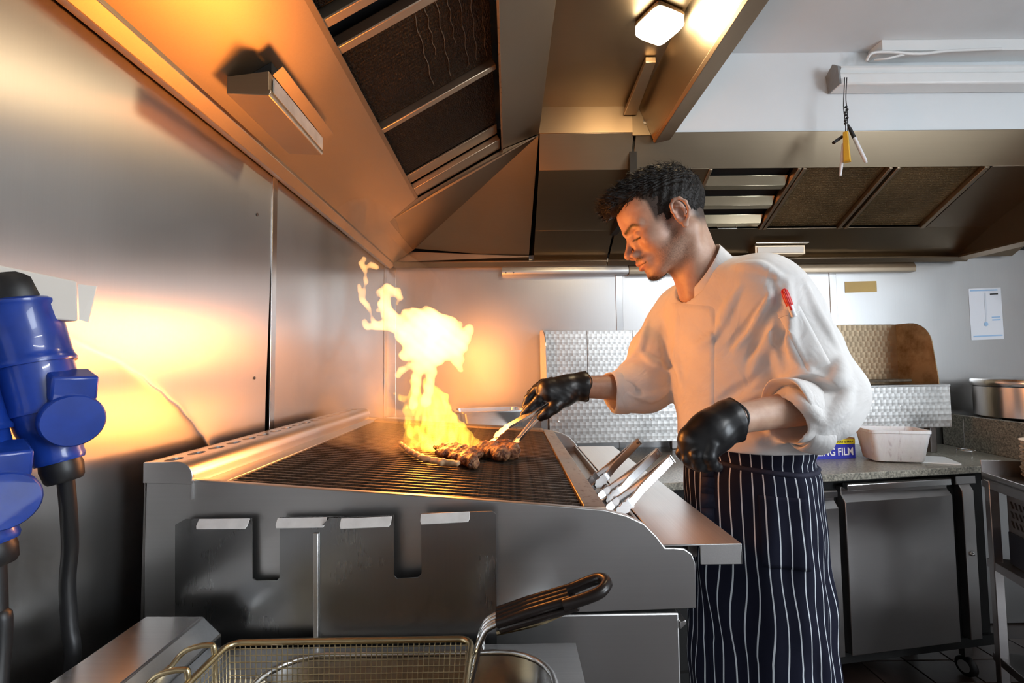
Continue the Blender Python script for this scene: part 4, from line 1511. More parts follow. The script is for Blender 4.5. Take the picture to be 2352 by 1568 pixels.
# ================================================================== ENGINE-TURNED GRIDDLES
def griddle(label, x0, x1, yf, yb, zb_, zf, ztop, rot, side_left=True, side_right=True, brown=False, feet=()):
    """local frame: origin at the front-left foot, x along the front, y into depth"""
    t = thing('griddle', label, 'griddle', (x0, yf, .9), rot, 'engine-turned griddles on the worktop')
    Wd, Dp = x1 - x0, yb - yf
    a, b, c = zb_ - .9, zf - .9, ztop - .9
    MB().box((0, 0, a), (Wd, .004, b)).build('front_panel', M['turned'], t, bevel=.001)
    MB().box((0, -.004, b - .010), (Wd, .05, b)).build('front_edge', M['bright_steel'], t, bevel=.002)
    MB().box((.004, .05, b - .03), (Wd - .004, Dp, b - .008)).build('plate', M['black_iron'], t, bevel=.002)
    MB().box((.004, .004, a), (Wd - .004, Dp, b - .032)).build('body', M['dark_steel'], t)
    n3 = 3
    for k in range(n3):
        MB().box((Wd * k / n3 + .001, Dp - .006, b - .02), (Wd * (k + 1) / n3 - .001, Dp - .002, c)).build('splash_panel', M['turned_brown'] if (brown and k == 2) else M['turned'], t, bevel=.001)
    R_ = min(.12, c - b)
    for (flag, x) in ((side_left, 0), (side_right, Wd)):
        if not flag: continue
        pr = [(Dp, a), (Dp, c)] + [(.03 + R_ - R_ * math.sin(q) + .04, c - R_ + R_ * math.cos(q)) for q in [PI / 2 * k / 8 for k in range(9)]] + [(.05, b + .02), (.05, a)]
        MB().prism(pr, 'x', x - .002, x + .002).build('side_panel', M['scorched'] if brown else M['bright_steel'], t, bevel=.0008)
    for (x, y) in ((.06, .05), (Wd - .06, .05), (.06, Dp - .05), (Wd - .06, Dp - .05)):
        MB().box((x - .016, y - .016, .0002), (x + .016, y + .016, a)).build('foot', M['dark_steel'], t, bevel=.003)
    for x in (.04, Wd - .25):
        MB().lathe([(0, 0), (.005, 0), (.004, .002), (0, .003)], 10, Matrix.Translation((x, -.0, a + .10)) @ Matrix.Rotation(PI / 2, 4, 'X')).build('screw', M['bright_steel'], t)
    return t


griddle('engine-turned steel griddle left of the chef', .180, .90, 2.165, 2.43, .972, 1.196, 1.500, math.radians(4), True, False)
g2 = griddle('engine-turned griddle with brown scorched right end', 1.06, 2.03, 2.13, 2.40, 1.020, 1.217, 1.515, math.radians(4), False, True, True)
# charred scraper tray lying on the right griddle
gt = thing('griddle_tray', 'long charred metal tray lying on the scorched griddle', 'tray', (1.56, 2.22, 1.2275), math.radians(12))
MB().box((-.16, -.04, -.0), (.34, .05, .012)).build('tray', plain('char', (.10, .075, .05), .55, .3, var=.6, vscale=40, bump=(60, .6, .004)), gt, bevel=.003)
MB().box((-.20, -.035, .012), (.05, .045, .018)).build('lid', M['dark_steel'], gt, bevel=.002)
MB().tube([(-.23, .0, .016), (-.12, .02, .035), (-.02, .025, .04)], .004, 8).build('handle', M['bright_steel'], gt, smooth=True)

# ================================================================== UNDER-COUNTER FRIDGE
fg = thing('counter_fridge', 'stainless under-counter fridge below the granite worktop', 'fridge', (CO.x, CO.y + .035, 0), CA)
MB().box((-.62, .045, .16), (.86, .42, .862)).build('cabinet', M['black'], fg)
MB().box((-.62, .03, .16), (.86, .046, .20)).build('plinth', M['black'], fg)


def fdoor(u0, u1, z0, z1):
    d = MB()
    prof = [(.0, z0), (.0, z1 - .055), (.020, z1 - .030), (.020, z1), (.045, z1), (.045, z0)]
    d.prism(prof, 'x', u0, u1)
    dd = d.build('door', M['fridge_steel'], fg, bevel=.0025)
    MB().prism([(-.006, z1 - .012), (-.006, z1 + .012), (.0, z1 + .018), (.016, z1 + .018), (.020, z1 + .008), (.016, z1 - .004)], 'x', u0 + .008, u1 - .008).build('handle', M['bright_steel'], dd, bevel=.002)
    return dd


fdoor(.160, .655, .205, .835)
fdoor(-.33, .130, .205, .815)
MB().prism([(.012, .20), (.012, .79), (.030, .82), (.045, .82), (.045, .20)], 'x', .720, .775).build('end_post', M['fridge_steel'], fg, bevel=.002)
MB().lathe([(0, 0), (.008, 0), (.010, .004), (.006, .010), (0, .011)], 14, Matrix.Translation((.745, .012, .54)) @ Matrix.Rotation(PI / 2, 4, 'X')).build('lock', M['bright_steel'], fg, smooth=True)
MB().box((.70, .02, .815), (.80, .045, .85)).build('bracket', M['fridge_steel'], fg, bevel=.003)
for (u, v) in ((.03, .10), (.80, .10), (-.55, .10), (.03, .36), (.80, .36)):
    cz_ = MB()
    cz_.lathe([(.0, -.014), (.036, -.014), (.040, -.010), (.040, .010), (.036, .014), (0, .014)], 24, Matrix.Translation((u, v, .0405)) @ Matrix.Rotation(PI / 2, 4, 'Y'))
    w_ = cz_.build('castor', M['rubber'], fg, smooth=True)
    MB().lathe([(.0, -.016), (.024, -.016), (.024, .016), (0, .016)], 20, Matrix.Translation((u, v, .0405)) @ Matrix.Rotation(PI / 2, 4, 'Y')).build('hub', plain('hub', (.45, .45, .45), .4) if u == .03 and v == .10 else bpy.data.materials['hub'], w_, smooth=True)
    MB().box((u - .02, v - .012, .085), (u + .02, v + .012, .16)).build('castor_fork', M['dark_steel'], fg)

# ================================================================== THINGS ON THE WORKTOP
def text_mesh(name, s, size, mat, parent, mx, bold=.0, shear=0.0, width=None):
    cu = bpy.data.curves.new(name, 'FONT')
    cu.body = s
    cu.size = size
    cu.offset = bold
    cu.extrude = .0003
    cu.shear = shear
    tmp = bpy.data.objects.new(name, cu)
    COL.objects.link(tmp)
    dg = bpy.context.evaluated_depsgraph_get()
    me = bpy.data.meshes.new_from_object(tmp.evaluated_get(dg))
    bpy.data.objects.remove(tmp, do_unlink=True)
    bpy.data.curves.remove(cu)
    me.name = name
    if width:
        xs = [v.co.x for v in me.vertices]
        k = width / (max(xs) - min(xs))
        for v in me.vertices:
            v.co.x = (v.co.x - min(xs)) * k
    me.materials.clear()
    me.materials.append(mat)
    o = bpy.data.objects.new(name, me)
    link(o, parent)
    o.matrix_local = mx
    return o


FACE = Matrix.Rotation(PI / 2, 4, 'X')       # text standing upright, read from -y

# white plastic tub
tubc = W(2048, 1052, Z=.9)
tub = thing('plastic_tub', 'scuffed white plastic tub on the granite worktop', 'tub', (tubc.x - .035, tubc.y - .050, .9055), math.radians(-14))
tub.scale = (.84, .84, .92)
_t = NT('tub_plastic')
_n = _t.noise(_t.coord(scale=(1, 1, .3)), 22, 5, .7, 1.5)
_t.setb(Base_Color=_t.ramp(_n, [(.30, (.50, .42, .44)), (.42, (.80, .77, .77)), (.7, (.86, .84, .84))]), Roughness=.4, Subsurface_Weight=.1)
M['tub'] = _t.m
ro, rt = rrect(-.112, -.075, .112, .075, .03), rrect(-.132, -.092, .132, .092, .026)
n_ = len(ro)
rr_ = [(p[0] * 1.03, p[1] * 1.04) for p in rt]
m = MB()
lv = [(ro, .0, .94), (ro, .004, 1.0), (rt, .128, 1.0), (rr_, .130, 1.0), (rr_, .143, 1.0), (rt, .143, .985), (ro, .010, .96)]
for (pp, z, s) in lv:
    m.v += [(p[0] * s, p[1] * s, z) for p in pp]
for L in range(len(lv) - 1):
    for q in range(n_):
        w = (q + 1) % n_
        m.f.append((L * n_ + q, L * n_ + w, (L + 1) * n_ + w, (L + 1) * n_ + q))
m.f += [tuple(range(n_)), tuple((len(lv) - 1) * n_ + q for q in range(n_))]
m.build('body', M['tub'], tub, smooth=True)
# flat white lid under it
bd_ = W(2140, 1045, Z=.9)
lid = MB()
lid.prism(rrect(-.135, -.085, .135, .085, .012), 'z', 0, .005)
lo_ = lid.build('tub_lid', M['white_gloss'], None, bevel=.001)
lo_.location = (tubc.x + .070, tubc.y - .030, .9001)
lo_.rotation_euler = (0, 0, math.radians(-24))
tag(lo_, 'flat white lid under the plastic tub', 'lid')
# cling film carton
cl = W(1975, 1042, Z=.9)
cf = thing('cling_film_box', 'blue and yellow cling film carton beside the white tub', 'carton', (cl.x - .092, cl.y - .100, .9001), math.radians(7))
M['cblue'] = plain('cblue', (.030, .040, .42), .35)
M['cyel'] = plain('cyel', (.85, .72, .02), .4)
M['cbrown'] = plain('cbrown', (.42, .24, .10), .6, var=.2, vscale=20)
MB().box((-.36, 0, 0), (0, .07, .064)).build('carton', M['cblue'], cf, bevel=.001)
MB().box((-.36, -.0008, .064), (0, .0, .083)).build('yellow_band', M['cyel'], cf)
MB().box((-.36, .0, .064), (0, .07, .090)).build('lid_flap', M['cbrown'], cf, bevel=.001)
M['print_white'] = plain('print_white', (.88, .88, .90), .5)
M['print_black'] = plain('print_black', (.02, .02, .02), .5)
text_mesh('lettering', 'CLING FILM', .046, M['print_white'], cf, Matrix.Translation((-.212, -.0012, .016)) @ FACE, .0008, 0, .200)
text_mesh('small_print', 'THE EDGE IS VERY SHARP', .0135, M['print_black'], cf, Matrix.Translation((-.175, -.0016, .069)) @ FACE, .0001, 0, .165)
# bill spike
sp = W(2232, 1018, Z=.9)
sp = V(2.06, 2.17, .9)
spk = thing('bill_spike', 'thin wire bill spike on the worktop beside the raised edge', 'bill spike', (2.05, 2.16, .9))
MB().tube([(.032 * math.cos(q), .032 * math.sin(q), .022) for q in [2 * PI * k / 28 for k in range(28)]], .0018, 6, closed=True).build('ring', M['bright_steel'], spk, smooth=True)
MB().tube([(-.006, 0, .022), (-.006, .0, .16)], .0012, 6).build('spike', M['bright_steel'], spk, smooth=True)
MB().tube([(-.032, 0, .022), (.032, 0, .022)], .0015, 6).build('bar', M['bright_steel'], spk, smooth=True)
for q in (.3, 2.4, 4.5):
    MB().tube([(.032 * math.cos(q), .032 * math.sin(q), .022), (.034 * math.cos(q), .034 * math.sin(q), .0005)], .0016, 6).build('leg', M['bright_steel'], spk, smooth=True)

# hob and stock pot right of the raised edge
hobp = thing('gas_hob', 'black gas hob under the big stock pot', 'hob', (2.52, 2.17, .0))
MB().box((-.262, -.22, .75), (.32, .28, 1.012)).build('body', M['black'], hobp, bevel=.004)
for (a, b) in ((-.2, 0), (.2, 0), (0, -.2), (0, .2)):
    MB().box((a - .012 - .06 * (b != 0), b - .012 - .06 * (a != 0), 1.012), (a + .012 + .06 * (b != 0), b + .012 + .06 * (a != 0), 1.0595)).build('pan_support', M['black_iron'], hobp, bevel=.003)
for (a, b) in ((-.25, -.19), (.29, -.19), (-.25, .25), (.29, .25)):
    MB().box((a - .02, b - .02, 0), (a + .02, b + .02, .75)).build('leg', M['dark_steel'], hobp)
pc = W(2395, 955, Y=2.14)
pot = thing('stock_pot', 'wide steel stock pot with a glass lid on the hob', 'pot', (2.425, 2.17, 1.0600))
M['pot'] = steel('pot', (.66, .64, .62), .22, 'z', smudge=.05)
MB().lathe([(0, 0), (.222, 0), (.232, .008), (.232, .142), (.230, .143), (.228, .143), (.228, .012), (0, .010)], 56, None).build('body', M['pot'], pot, smooth=True)
MB().lathe([(.226, .148), (.238, .147), (.240, .155), (.240, .172), (.236, .178), (.226, .176)], 56, None).build('lid_rim', M['pot'], pot, smooth=True)
MB().lathe([(0, .186), (.10, .185), (.18, .180), (.228, .172), (.228, .169), (.18, .177), (0, .183)], 48, None).build('lid', plain('lid_glass', (.14, .14, .14), .12, Coat_Weight=.6), pot, smooth=True)
MB().tube(bez([(-.052, -.10, .180), (-.050, -.10, .205), (-.02, -.10, .222), (.02, -.10, .222), (.050, -.10, .205), (.052, -.10, .180)], 6), .0075, 10, flat=.5).build('lid_handle', M['bright_steel'], pot, smooth=True)
MB().lathe([(0, .184), (.012, .184), (.009, .20), (.014, .21), (0, .214)], 14, Matrix.Translation((-.12, -.10, 0))).build('steam_knob', M['bright_steel'], pot, smooth=True)

# ---- steel trolley at the right edge with plates on it, dark chiller beneath
tp0 = W(2252, 1062, Z=.90)
tz = .872
tl = thing('steel_trolley', 'steel trolley at the right picture edge carrying plates', 'trolley', (0, 0, 0))
TX, TYf, TYb = 1.690, 1.49, 1.80


def TP(px, py, y):
    return W(px, py, Y=y)


ang = math.radians(-20)
tpt = W(2252, 1063, Y=1.78)
tm = Matrix.Translation((tpt.x, tpt.y, 0)) @ Matrix.Rotation(math.radians(-17), 4, 'Z')


def tbox(name, a, b, mat, bevel=.002, par=None):
    o = MB().box(a, b).build(name, mat, par or tl, bevel=bevel)
    o.matrix_world = tm
    return o


tzz = tpt.z
DS = M['fridge_steel']
tbox('top', (0, -.62, tzz - .055), (.8, 0, tzz - .045), DS)
tbox('top_lip', (0, -.002, tzz - .055), (.8, .0, tzz + .012), DS)
tbox('top_edge', (0, -.62, tzz - .06), (.004, 0, tzz - .03), DS)
tbox('apron', (.0, -.62, tzz - .085), (.8, -.616, tzz - .045), DS)
tbox('apron', (.0, -.62, tzz - .085), (.004, 0, tzz - .055), DS)
for (x, y) in ((.012, -.03), (.012, -.60), (.78, -.03), (.78, -.6)):
    tbox('leg', (x - .014, y - .014, .12), (x + .014, y + .014, tzz - .056), DS)
    tbox('castor_block', (x - .012, y - .012, .09), (x + .012, y + .012, .12), M['bright_steel'])
    w_ = MB().lathe([(0, -.012), (.040, -.012), (.045, -.006), (.045, .006), (.040, .012), (0, .012)], 22, Matrix.Translation((x, y, .0455)) @ Matrix.Rotation(PI / 2, 4, 'Y')).build('castor', M['rubber'], tl, smooth=True)
    w_.matrix_world = tm
sz = W(2295, 1290, Y=1.74).z
tbox('middle_shelf', (.0, -.62, sz - .03), (.8, 0, sz), DS)
sz2 = W(2300, 1510, Y=1.74).z
tbox('bottom_shelf', (.0, -.62, sz2 - .03), (.8, 0, sz2), DS)
# chiller standing on the middle shelf, its louvred front towards the aisle
ch = thing('chiller', 'dark chiller with louvred vent on the trolley shelf', 'chiller', (0, 0, 0))
c0, c1 = .040, .70
czb, czt = sz + .0005, tzz - .095
ya, yb_ = -.055, -.585


def cput(o):
    o.matrix_world = tm
    return o


def cbox(name, a, b, mat, bevel=.002):
    return cput(MB().box(a, b).build(name, mat, ch, bevel=bevel))


cbox('case', (c0, yb_, czb), (c1, ya, czt), M['fridge_steel'])
zmid = czb + (czt - czb) * .47
cbox('control_panel', (c0 - .004, yb_, czb + .004), (c0, ya - .004, zmid), plain('navy', (.012, .018, .035), .35))
for r in range(3):
    for k in range(16):
        y = ya - .018 - k * .020
        z = zmid + .020 + (2 - r) * .033
        cput(MB().slab([(c0 - .0012, y, z + .022), (c0 - .0012, y - .007, z + .022), (c0 - .0012, y - .017, z), (c0 - .0012, y - .010, z)], .002, (1, 0, 0)).build('vent_slot', M['black'], ch))
SIDE = Matrix(((0, 0, -1, 0), (-1, 0, 0, 0), (0, 1, 0, 0), (0, 0, 0, 1)))
pale = plain('pale_print', (.62, .64, .66), .5)
lt = text_mesh('lettering', 'eco', .034, pale, ch, Matrix.Identity(4), .0004)
lt.matrix_world = tm @ Matrix.Translation((c0 - .0046, ya - .098, zmid - .050)) @ SIDE
cbox('display', (c0 - .0055, ya - .175, zmid - .105), (c0 - .004, ya - .108, zmid - .068), plain('display_grey', (.10, .10, .11), .3), .001)
cput(MB().box((c0 - .0065, ya - .134, zmid - .090), (c0 - .0055, ya - .128, zmid - .085)).build('indicator', emit('indicator', (.05, .15, 1.0), 4), ch))
# stacked plates
ptm = tm @ Vector((.185, -.10, tzz - .0445))
pl0 = None
M['china'] = plain('china', (.66, .54, .40), .35, var=.1, vscale=4)
for k in range(11):
    lab = ('bottom', 'second', 'third', 'fourth', 'fifth', 'sixth', 'seventh', 'eighth', 'ninth', 'tenth', 'topmost')[k] + (' cream plate' if k in (0, 10) else ' cream plate from the bottom') + ' of the stack on the trolley'
    if pl0 is None:
        pl0 = MB().lathe([(0, 0), (.055, 0), (.062, .003), (.100, .014), (.108, .018), (.109, .021), (.100, .019), (.060, .007), (0, .006)], 40).build('plate', M['china'], smooth=True)
        o = pl0
    else:
        o = pl0.copy()
        COL.objects.link(o)
    tag(o, lab, 'plate', 'cream plates stacked on the trolley')
    o.location = (ptm.x + .003 * math.sin(k * 2.3), ptm.y, ptm.z + .0001 + k * .0122)

# ================================================================== ON THE BACK WALL
def wp(px, py, d=.0):
    return W(px, py, Y=YB - d)


nt_ = thing('wall_notice', 'white paper notice with a faint blue chart taped to the wall', 'notice', tuple(wp(2262, 720)))
nl = nt_.location
M['paper'] = plain('paper', (.82, .86, .93), .6)
cor = [wp(*c, .0006) - nl for c in ((2224, 663), (2298, 660), (2306, 778), (2231, 781))]
MB().slab(cor, .0008, (0, -1, 0)).build('sheet', M['paper'], nt_)
M['pale_blue'] = plain('pale_blue', (.38, .60, .86), .6)


def wquad(name, pts, mat, parent, base, d=.0022):
    return MB().slab([wp(*p, d) - base for p in pts], .0006, (0, -1, 0)).build(name, mat, parent)


wquad('chart_line', [(2260, 672), (2264, 672), (2268, 742), (2264, 742)], plain('faint_print', (.68, .74, .82), .6), nt_, nl)
wquad('header', [(2228, 666), (2290, 664), (2291, 667), (2228, 669)], M['pale_blue'], nt_, nl)
wquad('logo', [(2274, 674), (2292, 673), (2292, 676), (2274, 677)], M['print_black'], nt_, nl)
wquad('caption', [(2278, 727), (2297, 726), (2297, 729), (2278, 730)], M['pale_blue'], nt_, nl)
wquad('caption', [(2279, 733), (2298, 732), (2298, 735), (2279, 736)], M['pale_blue'], nt_, nl)
wquad('footer', [(2236, 771), (2302, 768), (2303, 771), (2236, 774)], M['pale_blue'], nt_, nl)
pb = wp(2265, 744, .003) - nl
MB().lathe([(0, 0), (.011, 0), (.011, .0006), (0, .0006)], 20, Matrix.Translation(pb) @ Matrix.Rotation(PI / 2, 4, 'X')).build('chart_bulb', M['pale_blue'], nt_)
st = MB()
st.slab([wp(*c, .0006) for c in ((1940, 647), (2013, 645), (2014, 670), (1941, 672))], .0012, (0, -1, 0))
tag(st.build('sticker', plain('tan_sticker', (.62, .43, .14), .5, var=.1), bevel=.0005), 'blank tan sticker on the steel wall right of the chef', 'sticker')

# ---- marker pens and a yellow clicker hanging on a string from the batten light
M['string'] = plain('string', (.02, .02, .02), .8)
py_ = 1.775
sg = thing('pen_string', 'knotted black string hanging from the batten light', 'string', tuple(W(1942, 200, Y=py_)))
sl_ = sg.location
for dx in (-2, 3):
    MB().tube(bez([W(1942 + dx, 178, Y=py_ + .02) - sl_, W(1940 + dx, 225, Y=py_) - sl_, W(1941 + dx * 1.5, 252, Y=py_) - sl_, W(1944 + dx, 285, Y=py_) - sl_, W(1944 + dx, 303, Y=py_) - sl_], 6), .0016, 6).build('cord', M['string'], sg, smooth=True)
for k in range(7):
    p = W(1943 + 2.5 * math.sin(k * 2.0), 246 + k * 6.2, Y=py_) - sl_
    MB().lathe([(0, -.004), (.0045, -.003), (.0055, 0), (.0045, .003), (0, .004)], 8, Matrix.Translation(p)).build('knot', M['string'], sg, smooth=True)
M['pen_white'] = plain('pen_white', (.80, .81, .85), .35)


def marker(label, capend, mid, end, r=.0062):
    a, b, c = W(*capend, Y=py_ - .012), W(*mid, Y=py_ - .012), W(*end, Y=py_ - .012)
    t = thing('marker_pen', label, 'pen', tuple(b), 0, 'marker pens on the string')
    d = (c - b).normalized()
    qm = d.to_track_quat('Z', 'X').to_matrix().to_4x4()
    L1, L2 = (b - a).length, (c - b).length
    MB().lathe([(0, 0), (r * 1.02, 0), (r * 1.05, L2 * .2), (r * 1.02, L2 * .9), (r * .6, L2), (0, L2)], 16, qm).build('barrel', M['pen_white'], t, smooth=True)
    MB().lathe([(0, -L1), (r * .55, -L1), (r * .95, -L1 * .6), (r * 1.05, 0), (0, 0)], 16, qm).build('cap', M['rubber'], t, smooth=True)
    MB().box((r * .85, -.0012, L2 * .18), (r * 1.06, .0012, L2 * .72), qm.to_3x3()).build('print', plain('grey_print', (.45, .40, .42), .5) if 'grey_print' not in bpy.data.materials else bpy.data.materials['grey_print'], t)
    return t


marker('white marker pen with black cap slanting right on the string', (1948, 286), (1962, 316), (1990, 374))
marker('white marker pen hanging behind the yellow clicker', (1916, 328), (1934, 318), (1929, 404), .0055) if False else None
t = thing('marker_pen', 'white marker pen poking out below the yellow sleeve', 'pen', tuple(W(1932, 375, Y=py_)), 0, 'marker pens on the string')
b0, b1 = W(1938, 330, Y=py_) - t.location, W(1930, 404, Y=py_) - t.location
MB().tube([b0, b0 * .4 + b1 * .6, b1], [.0065, .0062, .0042], 14).build('barrel', M['pen_white'], t, smooth=True)
MB().tube([W(1914, 328, Y=py_ - .004) - t.location, W(1934, 314, Y=py_) - t.location], [.0058, .0058], 12).build('cap', M['rubber'], t, smooth=True)
ye = thing('pen_sleeve', 'yellow plastic sleeve hanging on the string', 'sleeve', tuple(W(1944, 340, Y=py_ - .018)))
e0, e1 = W(1942, 303, Y=py_ - .018) - ye.location, W(1946, 370, Y=py_ - .018) - ye.location
MB().tube([e0, e0 * .85 + e1 * .15, e1], [.0105, .0115, .0150], 4).build('body', plain('pen_yellow', (.80, .46, .03), .4), ye, bevel=.002)
MB().tube([e1 - V(0, 0, .0005), e1 - V(0, 0, .003)], [.0155, .0150], 4).build('base_plate', bpy.data.materials['pen_yellow'], ye)

# ================================================================== THE CHEF
EAR = W(1532, 515, Y=1.12)
hp_ = math.radians(27)
hyaw = math.radians(3)
HX = Matrix(((-math.cos(hp_), 0, -math.sin(hp_)), (0, -1, 0), (-math.sin(hp_), 0, math.cos(hp_)))).to_4x4()
HX = Matrix.Translation(EAR) @ Matrix.Rotation(-hyaw, 4, 'Z') @ HX
HXI = HX.inverted()
NECK = W(1618, 655, Y=1.12)
SHN, SHF = W(1790, 668, Y=.975), W(1556, 716, Y=1.285)
ELN, WRN = W(1918, 925, Y=.925), W(1690, 962, Y=.875)
ELF, WRF = W(1478, 892, Y=1.25), W(1338, 888, Y=1.215)
WAIST = W(1720, 1048, Y=1.08)


def T(v):
    return (v[0], v[1], v[2])


# ---- skin, coloured per vertex (lips, brows, stubble)
_t = NT('skin')
_a = _t.node('ShaderNodeVertexColor', layer_name='col')
_n = _t.noise(_t.coord(), 60, 4, .6)
_c = _t.mix(1.0, _a.outputs[0], _t.ramp(_n, [(.3, (.86, .80, .78)), (.7, (1.0, 1.0, 1.0))]), 'MULTIPLY')
_t.setb(Base_Color=_c, Roughness=.45, Subsurface_Weight=.06, Subsurface_Scale=.005, Normal=_t.bump(_t.noise(_t.coord(), 500, 3), .08, .001))
_t.b.inputs['Subsurface Radius'].default_value = (1.0, .35, .2)
M['skin'] = _t.m
SKIN = np.array((.60, .385, .275))

hd = SDF((-.115, -.105, -.25), (.135, .105, .145), .0016)
hd.ell((-.008, 0, .045), (.097, .073, .085), .01)
hd.ell((.042, 0, .052), (.051, .058, .050), .03)
hd.ell((.043, 0, -.018), (.047, .055, .064), .03)
hd.ell((.035, 0, -.062), (.048, .043, .030), .02)
for s in (-1, 1):
    hd.cap((-.004, s * .052, -.040), (.070, s * .020, -.088), .017, .015, .022)
    hd.ell((.060, s * .044, -.014), (.024, .016, .018), .022)
    hd.cap((.091, s * .008, .027), (.072, s * .046, .025), .0085, .0065, .014)
hd.ell((.083, 0, -.090), (.017, .021, .016), .016)
for s in (-1, 1):
    hd.ell((.100, s * .031, .006), (.017, .016, .0115), .012, mode='sub')
    hd.ell((.0765, s * .0315, .005), (.0135, .0140, .0120), .003)
    hd.cap((.089, s * .022, -.0005), (.083, s * .044, -.003), .0022, .0018, .003)
hd.cap((.088, 0, .016), (.114, 0, -.019), .0065, .0082, .012)
hd.ell((.1165, 0, -.0245), (.0100, .0095, .0088), .007)
for s in (-1, 1):
    hd.ell((.1045, s * .0125, -.0300), (.0105, .0068, .0078), .006)
    hd.ell((.080, s * .013, -.010), (.020, .012, .026), .010)
    hd.ell((.1080, s * .0065, -.0395), (.0045, .0028, .0030), .002, mode='sub')
hd.ell((.086, 0, -.055), (.020, .027, .020), .016)
hd.cap((.097, 0, -.038), (.100, 0, -.047), .0065, .0060, .008)
for s in (-1, 1):
    hd.cap((.1050, 0, -.0520), (.0915, s * .021, -.0575), .0056, .0026, .003)
    hd.cap((.1030, 0, -.0655), (.0910, s * .019, -.0600), .0062, .0028, .003)
    hd.cap((.1120, 0, -.0590), (.0930, s * .024, -.0588), .0012, .0010, .002, mode='sub')
    # ear
    y = s * .074
    ex = lambda p: (p[0] * .82 - .001, p[1], p[2] * .94)
    hd.ell((-.009, s * .0745, .000), (.0155, .0065, .028), .006, R=[[.985, 0, -.17], [0, 1, 0], [.17, 0, .985]])
    rim_ = [(.006, y + s * .004, -.004), (.009, y + s * .006, .010), (.006, y + s * .008, .024), (-.006, y + s * .011, .032), (-.020, y + s * .014, .029), (-.029, y + s * .016, .014), (-.028, y + s * .015, -.004), (-.020, y + s * .011, -.018), (-.010, y + s * .007, -.027)]
    hd.chain([ex(p) for p in rim_], [.0030, .0034, .0036, .0037, .0037, .0036, .0034, .0032, .0040], .003)
    hd.ell((-.005, y + s * .005, -.029), (.0075, .0042, .0085), .004)
    hd.ell((-.006, y + s * .0105, -.004), (.0080, .0075, .0118), .003, mode='sub')
    hd.chain([ex(p) for p in [(-.004, y + s * .008, .016), (-.014, y + s * .010, .012), (-.0185, y + s * .011, .000), (-.014, y + s * .009, -.013)]], [.0024, .0028, .0028, .0024], .003)
    hd.ell((.0055, y + s * .006, -.005), (.0040, .0038, .0055), .003)
nkl = HXI @ NECK
hd.cap((-.028, 0, -.030), T(nkl), .050, .054, .03)
hd.cap((.004, 0, -.085), T(nkl + V(.028, 0, -.005)), .026, .030, .03)
for s in (-1, 1):
    hd.cap((-.028, s * .052, -.040), T(nkl + V(.040, s * .016, -.01)), .013, .012, .02)
hd.ell((.024, 0, -.118), (.012, .010, .012), .012)
hv, hf = hd.mesh()
hloc = hv.copy()
R3, T3 = np.array(HX.to_3x3()), np.array(HX.translation)
hw = hv @ R3.T + T3
# vertex colours in head space
x, y, z = hloc.T
ay = np.abs(y)
colr = np.tile(SKIN, (len(x), 1))


def paint(mask, c, a):
    global colr
    w = np.clip(mask, 0, 1)[:, None] * a
    colr = colr * (1 - w) + np.array(c) * w


def gs(cx, cy, cz, rx, ry, rz):
    return np.exp(-(((x - cx) / rx) ** 2 + ((ay - cy) / ry) ** 2 + ((z - cz) / rz) ** 2))


nz = rng.uniform(size=len(x))
paint(gs(.06, .045, -.015, .04, .03, .03), (.62, .31, .22), .35)
paint(gs(.115, 0, -.025, .02, .016, .016), (.60, .28, .20), .4)
paint(gs(-.01, .08, .0, .03, .02, .035), (.64, .32, .25), .45)
paint(1.6 * gs(.103, .0, -.0525, .012, .017, .0042), (.52, .19, .16), .8)
paint(1.6 * gs(.101, .0, -.0650, .012, .016, .0052), (.52, .20, .17), .8)
paint(1.5 * gs(.103, .0, -.0588, .012, .022, .0013), (.16, .05, .04), .8)
# stubble on jaw, moustache and goatee
jaw = np.clip((.0 - z) / .03, 0, 1) * np.clip((.085 - x) / .03, 0, 1) * np.clip((x + .02) / .03, 0, 1) * np.clip((ay - .018) / .02, 0, 1) * np.clip((z + .112) / .02, 0, 1)
cheekline = np.clip((-.022 - z - .30 * (x - .02)) / .02, 0, 1)
paint(jaw * cheekline * (.25 + .75 * nz), (.06, .04, .03), .62)
paint(gs(.020, .062, -.012, .012, .02, .030) * (.4 + .6 * nz), (.06, .04, .03), .75)
paint(1.7 * gs(.100, .014, -.0440, .016, .015, .0048) * (.45 + .55 * nz), (.022, .013, .010), .92)
paint(1.8 * gs(.080, .0, -.097, .026, .022, .015) * (.6 + .4 * nz), (.016, .010, .008), .97)
paint(1.2 * gs(.097, .0, -.0745, .010, .006, .005) * (.4 + .6 * nz), (.05, .03, .022), .8)
# brows and lashes
brow = np.exp(-((z - (.0245 + .006 * np.clip((ay - .012) / .03, 0, 1) - .010 * np.clip((ay - .040) / .015, 0, 1))) / .0042) ** 2) * np.clip((ay - .006) / .005, 0, 1) * np.clip((.056 - ay) / .008, 0, 1) * (x > .05)
paint(1.25 * brow * (.7 + .3 * nz), (.014, .009, .007), 1.0)
lash = np.exp(-((z - (-.0005 - .0035 * np.clip((ay - .022) / .022, 0, 1))) / .0020) ** 2) * np.clip((ay - .018) / .004, 0, 1) * np.clip((.049 - ay) / .005, 0, 1) * (x > .06)
paint(1.4 * lash, (.020, .012, .010), 1.0)
# cropped hair colour on the scalp
scalp = np.clip((z - (.018 - .50 * x)) / .02, 0, 1) * np.clip((.046 - x + .6 * np.clip(z - .06, 0, 1)) / .008, 0, 1) * np.clip((z - (-.035 + .42 * (x + .0))) / .03, 0, 1)
back = np.clip((-.030 - x) / .02, 0, 1) * np.clip((z + .060 - .20 * (x + .09)) / .03, 0, 1)
paint(np.maximum(scalp, back), (.030, .022, .018), .92)

